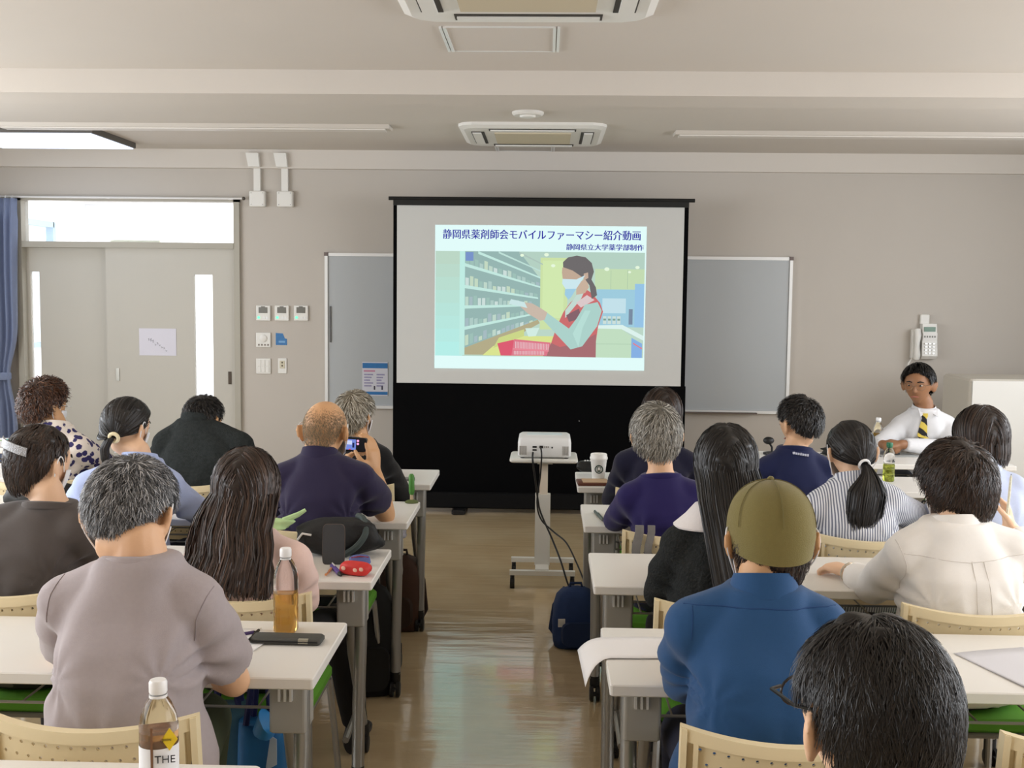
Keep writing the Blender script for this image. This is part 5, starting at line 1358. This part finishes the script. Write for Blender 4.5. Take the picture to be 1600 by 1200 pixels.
sheet('white paper curling over the aisle edge of the right table', (.25, 2.80), .34, .17, .06, M_pap, .09, z=TZ+.003)
sheet('sheet of paper at the right edge on the fourth-row table', (.99+.2, 2.70), .21, .297, .3, mat('paper_grey', (214, 214, 220), .7))
p_ = on(1092, 1215); sheet('corner of white paper on the nearest right table', (p_[0]+.0, 1.99), .10, .09, .75, M_pap)
sheet('white paper beside the light blue shirt', (-1.98, 5.32), .20, .14, .3, mat('paper_pink_white', (226, 216, 216), .7), tilt=.02)
sheet('papers under the grey T-shirt sleeve beside the pen', on(385, 1000), .12, .17, -.2, M_pap)
# fourth row left: case and pen
t = slab('pencil_case', 'flat dark grey zip case in front of the amber tea bottle', 'case', on(449, 1003), .185, .062, .016, mat('case_grey', (74, 74, 70), .7, bump=.2, bscale=300), -.02, .01)
MB().box(.035, .060, -.033, -.020, .006, .0165).build('cloth_tag', mat('tag_beige', (150, 146, 130), .8), t)
MB().tube([(-.085, -.032, .010), (.085, -.032, .010)], .0018, 6).build('zip', M_dark, t)
pen('purple pen beside the grey zip case', (378, 991), (400, 987), .0045, mat('pen_purple', (70, 50, 110), .4), M_dark)
pen('slim black pen by the amber tea bottle', (386, 1002), (408, 981), .004, M_dark, M_alu, z=TZ+.012)
# third row left: bag, phone, pouches
t = blob_thing('shoulder_bag', 'crumpled black shoulder bag on the third-row table', 'bag', on(545, 880), .27, .13, .125, mat('bag_black', (24, 25, 26), .6, var=.3, vscale=20, bump=.4, bscale=30), 9, amp=.22)
t.location.x = -.70; t.location.y = 3.775
MB().tube(spline([(.03, -.066, .012), (.075, -.072, .045), (.10, -.05, .085), (.085, 0, .122), (.06, .03, .128)]), .011, 8).build('strap', mat('strap_grey', (62, 72, 70), .8), t, True)
MB().tube([(-.13, -.06, .06), (-.11, -.075, .085), (-.08, -.075, .08)], .004, 6).build('buckle', M_alu, t, True)
p0 = on(521, 882); t = thing('smartphone', 'dark grey smartphone standing upright before the black bag', 'phone', (p0[0], p0[1], TZ)); t.rotation_euler = (-.10, 0, .04)
MB().rings([ering(np.array([0, y, .066]), np.array([.036, 0, 0]), np.array([0, 0, .066]), 40, 7) for y in (-.004, .005)]).build('case', mat('phone_case', (62, 64, 66), .7, bump=.2, bscale=500), t, True, angle=40)
MB().rings([ering(np.array([0, y, .066]), np.array([.0375, 0, 0]), np.array([0, 0, .0675]), 40, 7) for y in (-.0025, .0035)]).build('bumper', mat('phone_bumper', (96, 84, 76), .5), t, True, angle=40)
t = blob_thing('pencil_pouch', 'red printed pencil pouch on the third-row table', 'pouch', on(556, 898), .105, .055, .042, mat('pouch_red', (206, 52, 48), .6, var=.25, vscale=30), 12, rz=-.35, amp=.1)
for x, z in ((-.03, .024), (.012, .022), (.034, .026)): MB().sphere((x, -.027, z), (.008, .002, .007), 8, 6).build('printed_motif', mat('motif_cream', (236, 190, 170), .6), t, True)
t = blob_thing('zip_pouch', 'blue zip pouch tucked behind the red pouch', 'pouch', on(562, 884), .07, .04, .036, mat('pouch_blue', (92, 104, 160), .6, var=.3, vscale=40), 14, rz=.2, amp=.1)
MB().tube([(-.028, -.012, .030), (.0, -.016, .035), (.028, -.012, .030)], .002, 6).build('zip', mat('zip_dark_red', (140, 30, 40), .5), t, True)
pen('violet marker beside the red pouch', (519, 884), (533, 899), .008, mat('marker_violet', (92, 74, 150), .4), M_dark)
pen('orange pencil beside the red pouch', (509, 898), (520, 886), .004, mat('pencil_orange', (206, 140, 90), .5), M_dark)
t = blob_thing('folded_umbrella', 'pale green folded cloth leaning on the bag', 'cloth', on(478, 832), .15, .05, .04, mat('cloth_green', (176, 206, 150), .7, var=.2, vscale=25), 15, z=TZ+.09, rz=.3, amp=.25)
t.location.x, t.location.y = -.93, 3.72
MB().tube([(.05, 0, .03), (.10, 0, .05), (.125, 0, .065)], [.012, .009, .006], 8).build('folded_end', mat('cloth_green', (176, 206, 150)), t, True)
t = blob_thing('plastic_bag', 'crumpled clear plastic bag on the shelf under the second-row table', 'bag', (-.70, 4.50), .26, .16, .085, mat('plastic_grey', (150, 148, 156), .25, var=.5, vscale=30, bump=.8, bscale=25), 21, z=.605, amp=.3)
MB().sphere((.08, -.06, .05), (.02, .015, .02), 8, 6).build('red_wrapper', mat('wrapper_red', (140, 50, 40), .5), t, True)
# second row left: green stand
p0 = on(644, 784); t = thing('green_stand', 'slim green upright holder at the far edge of the second-row table', 'holder', (p0[0], p0[1]-.02, TZ))
gm = mat('holder_green', (70, 130, 52), .5, var=.25, vscale=60)
MB().lathe([(.028, 0), (.03, .004), (.02, .010), (.008, .014)], n=16).build('base', mat('holder_base', (92, 104, 60), .6), t, True)
MB().tube([(0, 0, .012), (0, 0, .04)], .007, 8).build('stem', mat('holder_stem', (190, 170, 140), .5), t, True)
MB().tube([(0, 0, .035), (.0005, 0, .05), (-.001, 0, .115), (-.0015, 0, .124)], [.009, .0125, .0125, .007], 10).build('upright', gm, t, True)
t = slab('pocket_tissue', 'small grey packet with black clip on the front-row table', 'packet', on(628, 750), .07, .045, .012, mat('packet_grey', (150, 150, 150), .6), .1)
MB().rbox(.036, .062, -.03, -.008, 0, .016, .004).build('clip', M_dark, t)
# compact camera in the bald man's hand
cp = at(551, 694, 4.43); t = thing('compact_camera', 'black compact camera with lit display held up by the person in navy', 'camera', (cp[0], cp[1], cp[2])); t.rotation_euler = (0, math.radians(2), math.radians(-4))
MB().rings([ering(np.array([.012, y, 0]), np.array([.048, 0, 0]), np.array([0, 0, .029]), 32, 6) for y in (-.011, .011)]).build('camera_body', mat('camera_black', (20, 20, 26), .35), t, True, angle=40)
MB().box(-.030, .016, -.0125, -.011, -.021, .021).build('display', emis('camera_lcd', (120, 140, 220), 1.0), t)
MB().box(-.028, .0, -.0130, -.0125, .0, .016).build('display_image', emis('camera_lcd_light', (206, 214, 246), 1.0), t)
MB().box(.002, .010, -.0131, -.0125, -.012, .008).build('display_image', emis('camera_lcd_dark', (36, 40, 80), 1.0), t)
MB().box(-.012, -.004, -.0131, -.0125, -.021, -.018).build('display_mark', emis('camera_lcd_red', (230, 60, 60), 1.0), t)
for z in (.016, .004): MB().sphere((.024, -.012, z), (.005, .002, .005), 8, 6).build('button_lamp', emis('camera_lamp', (255, 170, 220), 1.2), t, True)
MB().lathe([(.02, 0), (.02, .012), (.016, .02)], n=18).build('lens', M_dark, t, True); t.children[-1].rotation_euler = (-PI/2, 0, 0); t.children[-1].location = (.012, .011, 0)
# pencil in the white blouse woman's hand
pa, pb = at(1580, 742, 3.50), at(1573, 812, 3.48); t = thing('pencil', 'white patterned pencil held up by the person in the white blouse', 'pencil', pa); v = pb-pa
MB().tube([v*0, v*.06, v], [.001, .0042, .0048], 8).build('shaft', mat('pencil_pattern', (226, 220, 200), .5, var=.4, vscale=160), t, True)
MB().tube([v*-.02, v*.02], [.0006, .0018], 6).build('lead', M_dark, t)
# bracelet on her left wrist
W_ = WHITE['WL']; dr = U(WHITE['WL']-WHITE['EL']); ax = U(np.cross(dr, Z3)); ay = np.cross(ax, dr)
MB().tube([W_+dr*.006+(ax*math.cos(a)+ay*math.sin(a))*.031-WHITE['O'] for a in np.linspace(0, 2*PI, 19)], .0045, 8).build('bracelet', mat('bracelet_pale', (214, 206, 190), .25, metal=.5), WHITE['root'], True)
# white print on the navy T-shirt: small lettering below the collar
pn = at(1256, 711, 4.80)
so = NAVY['shirt']; bv = BVHTree.FromPolygons([tuple(v.co) for v in so.data.vertices], [tuple(f.vertices) for f in so.data.polygons])
h_ = bv.ray_cast(Vector((pn[0]-NAVY['O'][0], -1.2, pn[2])), Vector((0, 1, 0)))
if h_[0]:
    for k in range(7): MB().rings([[(h_[0].x-.034+k*.010+dx, h_[0].y-.012, h_[0].z+dz-.0015*k) for dx, dz in ((0, -.004), (.007, -.004), (.007, .004+.003*(k % 3 == 0)), (0, .004))], [(h_[0].x-.034+k*.010+dx, h_[0].y+.006, h_[0].z+dz-.0015*k) for dx, dz in ((0, -.004), (.007, -.004), (.007, .004), (0, .004))]]).build('shirt_print', mat('print_white', (200, 204, 220), .7), NAVY['root'])
# tie of the speaker
def tie():
    p = SPK; T, O = p['T'], p['O']; so = p['shirt']; bv = BVHTree.FromPolygons([tuple(v.co) for v in so.data.vertices], [tuple(f.vertices) for f in so.data.polygons])
    m = stripes('tie_striped', (28, 26, 30), (214, 190, 84), 7.5, 'DIAGONAL', 0)
    nc = p['nc']; rows = []
    for z, hw in ((nc[2]-.032, .014), (nc[2]-.052, .017), (nc[2]-.060, .012), (nc[2]-.10, .020), (nc[2]-.16, .027), (nc[2]-.23, .033)):
        x = nc[0]-.018-.10*(nc[2]-z); r_ = []
        for s in (-1, 0, 1):
            h = bv.ray_cast(Vector((x+s*hw-O[0], -1.2, z)), Vector((0, 1, 0)))
            y = h[0].y if h[0] else p['nc'][1]-O[1]-.07
            r_.append((x+s*hw-O[0], y-.008-(.003 if s == 0 else 0), z))
        rows.append([r_[0], r_[1], r_[2], (r_[2][0], r_[2][1]+.005, r_[2][2]), (r_[0][0], r_[0][1]+.005, r_[0][2])])
    MB().rings(rows).build('necktie', m, p['root'], True, angle=60)
tie()
# speaker's table gadgets
t = thing('table_microphone', 'black microphone on a short stand on the speaker table', 'microphone', (1.30, 6.38, TZ))
MB().lathe([(.05, 0), (.05, .01), (.02, .016)], n=16).build('base', M_dark, t, True); MB().tube([(0, 0, .01), (.0, 0, .04), (-.02, -.02, .07)], .006, 8).build('stem', M_dark, t, True); MB().sphere((-.025, -.025, .082), (.032, .024, .022), 12, 8).build('head', M_dark, t, True)
t = blob_thing('cable_bundle', 'tangle of black cables on the speaker table', 'cables', (1.66, 6.36), .16, .10, .05, mat('cable_black', (20, 22, 22), .5), 31, amp=.4)
for k in range(5):
    a = k*1.3; MB().tube([(.05*math.cos(a+q), .03*math.sin(a*1.7+q), .05+.035*math.sin(q*1.4+k)) for q in np.linspace(0, 4.5, 14)], .004, 6).build('cable_loop', M_dark, t, True)
t = slab('folder', 'flat grey folder with a pen before the speaker', 'folder', on(1400, 712), .22, .12, .006, mat('folder_grey', (150, 152, 150), .5), .1)
MB().tube([(-.08, -.02, .011), (.02, .0, .011)], .005, 8).build('pen', M_dark, t, True)
slab('green_folder', 'green folder on the far right table', 'folder', (2.28, 4.98), .30, .14, .02, mat('folder_green', (76, 120, 60), .6), 0)
t = blob_thing('handbag', 'dark handbag on the second right table by the white blouse', 'bag', on(1448, 822), .13, .09, .075, mat('handbag_dark', (44, 38, 32), .5), 33, amp=.12)
MB().tube([(-.03, 0, .07), (-.02, 0, .10), (.02, 0, .10), (.03, 0, .07)], .004, 6).build('handle', M_dark, t, True)
# left: papers near the curtain and a bag at the left edge
for k, (c, lab) in enumerate((((90, 160, 150), 'teal folder lying on the table by the curtain'), ((130, 170, 90), 'green leaflet on the table by the curtain'), ((214, 214, 214), 'white leaflet on the table by the curtain'))):
    slab('leaflet', lab, 'leaflet', (-3.05-.06*k, 6.40-.09*k), .24, .16, .012+.004*k, mat('leaflet_%d' % k, c, .6), .2*k, z=TZ)
t = slab('box_file', 'small blue box on the table by the curtain', 'box', (-2.94, 6.24), .09, .07, .03, mat('box_blue', (40, 80, 140), .5))
MB().box(-.03, .03, -.036, -.034, .008, .02).build('label_patch', M_pap, t)
t = blob_thing('handbag', 'black handbag at the left edge on the third-row table', 'bag', (-2.06, 4.47), .26, .16, .11, mat('handbag_black', (26, 26, 24), .6, var=.3, vscale=20), 35, amp=.15)
MB().tube([(-.05, 0, .10), (-.03, 0, .15), (.03, 0, .15), (.05, 0, .10)], .006, 6).build('handle', M_dark, t, True)
# ---- bags on the floor
def backpack(label, loc, w, d, h, m, m2, seed, rz=0, tagged=False, cat='backpack'):
    t = thing('backpack', label, cat, loc, rz); r = np.random.default_rng(seed); ph = r.uniform(0, 6, 4); q = []
    for i, (f, s) in enumerate(((0, .86), (.04, .98), (.2, 1.02), (.45, 1.0), (.7, .93), (.86, .82), (.95, .62), (1, .3))):
        ring = ering(np.array([0, 0, f*h]), np.array([w/2*s, 0, 0]), np.array([0, d/2*s, 0]), 28, 3.0)
        q.append([p*(1+.035*math.sin(5*math.atan2(p[1], p[0])+ph[0]+f*6))*np.array([1, 1, 0])+np.array([0, 0, p[2]]) for p in ring])
    MB().rings(q).build('bag_body', m, t, True, angle=180)
    q = [ering(np.array([0, -d/2*.95, h*.28]), np.array([w*.36*s, 0, 0]), np.array([0, 0, h*.2*s]), 20, 4) for s in (1,)]
    MB().rings([[p+np.array([0, 0, 0]) for p in q[0]], [p*np.array([.92, 1, 1])+np.array([0, -.03, 0]) for p in q[0]]]).build('front_pocket', m2, t, True, angle=50)
    MB().tube([(-.03, 0, h*.97), (-.025, 0, h*1.06), (.025, 0, h*1.06), (.03, 0, h*.97)], .007, 8).build('handle', m2, t, True)
    for s in (-1, 1): MB().tube([(s*w*.2, d*.42, h*.92), (s*w*.42, d*.55, h*.6), (s*w*.5, d*.5, h*.2), (s*w*.4, d*.42, .03)], .011, 8).build('strap', m2, t, True)
    if tagged: MB().box(-w*.42, -w*.27, -d*.52, -d*.47, h*.40, h*.53).build('cloth_patch', mat('patch_white', (214, 214, 210), .7), t)
    return t
mb_a = mat('bag_blue', (34, 58, 104), .8, var=.15, vscale=30, bump=.2, bscale=200); mb_b = mat('bag_blue_dark', (26, 46, 84), .8)
backpack('blue backpack with a white patch on the floor by the right tables', (.155, 5.08, 0), .21, .16, .275, mb_a, mb_b, 2, .1, True)
mbk = mat('bag_black_cloth', (15, 16, 17), .8, var=.3, vscale=25); backpack('black backpack on the floor beneath the second left table', (-.70, 4.44, 0), .22, .2, .44, mbk, mbk, 3, .2)
mbr = mat('bag_brown', (64, 40, 28), .7, var=.2, vscale=25); backpack('brown bag on the floor beneath the front left table', (-.68, 5.30, 0), .21, .17, .36, mbr, mat('bag_brown_dark', (48, 30, 20), .7), 4, -.1, cat='bag')
def tote(label, loc, w, d, h, m, ms, rz, handles, sag=.02):
    t = thing('tote_bag', label, 'tote bag', loc, rz); q = []
    for f, s in ((0, .9), (.03, 1.0), (.4, 1.02), (.8, 1.0), (1, .96)):
        q.append([p+np.array([0, 0, -sag*math.cos(p[0]/w*3)*(f > .9)]) for p in ering(np.array([0, 0, f*h]), np.array([w/2*s, 0, 0]), np.array([0, d/2*(1.1-.3*f), 0]), 26, 3.4)])
    MB().rings(q).build('bag_body', m, t, True, angle=180)
    for y in (-d*.3, d*.3):
        a = MB(); pts = [(-w*.28, y, h*.96), (-w*.16, y*.6, h+handles*.6), (0, y*.3, h+handles), (w*.16, y*.6, h+handles*.6), (w*.28, y, h*.96)]
        a.tube(pts, .009, 6).build('handle', ms, t, True)
    return t
mn = mat('strap_navy', (24, 30, 84), .7)
tote('teal grey shopping bag hanging under the fourth left table', (-.875, 3.03, .235), .12, .08, .24, mat('tote_teal', (62, 104, 122), .6, var=.25, vscale=18), mn, .1, .12)
t = tote('bright blue tote bag with navy handles under the fourth left table', (-.765, 2.98, .225), .13, .10, .22, mat('tote_blue', (34, 110, 172), .5, var=.2, vscale=12), mn, -.1, .20)
MB().tube([(.02, -.05, .20), (.035, -.058, .235), (.055, -.05, .22)], [.03, .04, .02], 10).build('blue_wrap', mat('wrap_blue', (48, 140, 214), .5), t, True)
MB().rings([[(.03, -.062, .10), (.062, -.062, .12), (.062, -.062, .19), (.045, -.062, .20)], [(.03, -.064, .10), (.062, -.064, .12), (.062, -.064, .19), (.045, -.064, .20)]]).build('paper_leaf', mat('leaf_pale', (196, 214, 236), .7), t)
# grey scarf over the second-row right chair
t = thing('scarf', 'grey scarf strips hanging over the purple-navy sweater\'s chair', 'scarf', (.335, 3.905, .60))
for dx, w_ in ((0, .03), (.042, .026)):
    q = [[(dx-w_/2+.006*math.sin(z*40), -.006, z), (dx+w_/2+.006*math.sin(z*40), -.006, z), (dx+w_/2+.006*math.sin(z*40), .004, z), (dx-w_/2+.006*math.sin(z*40), .004, z)] for z in np.linspace(.0, .21, 10)]
    MB().rings(q).build('strip', mat('scarf_grey', (120, 118, 116), .9, var=.3, vscale=40), t, True)
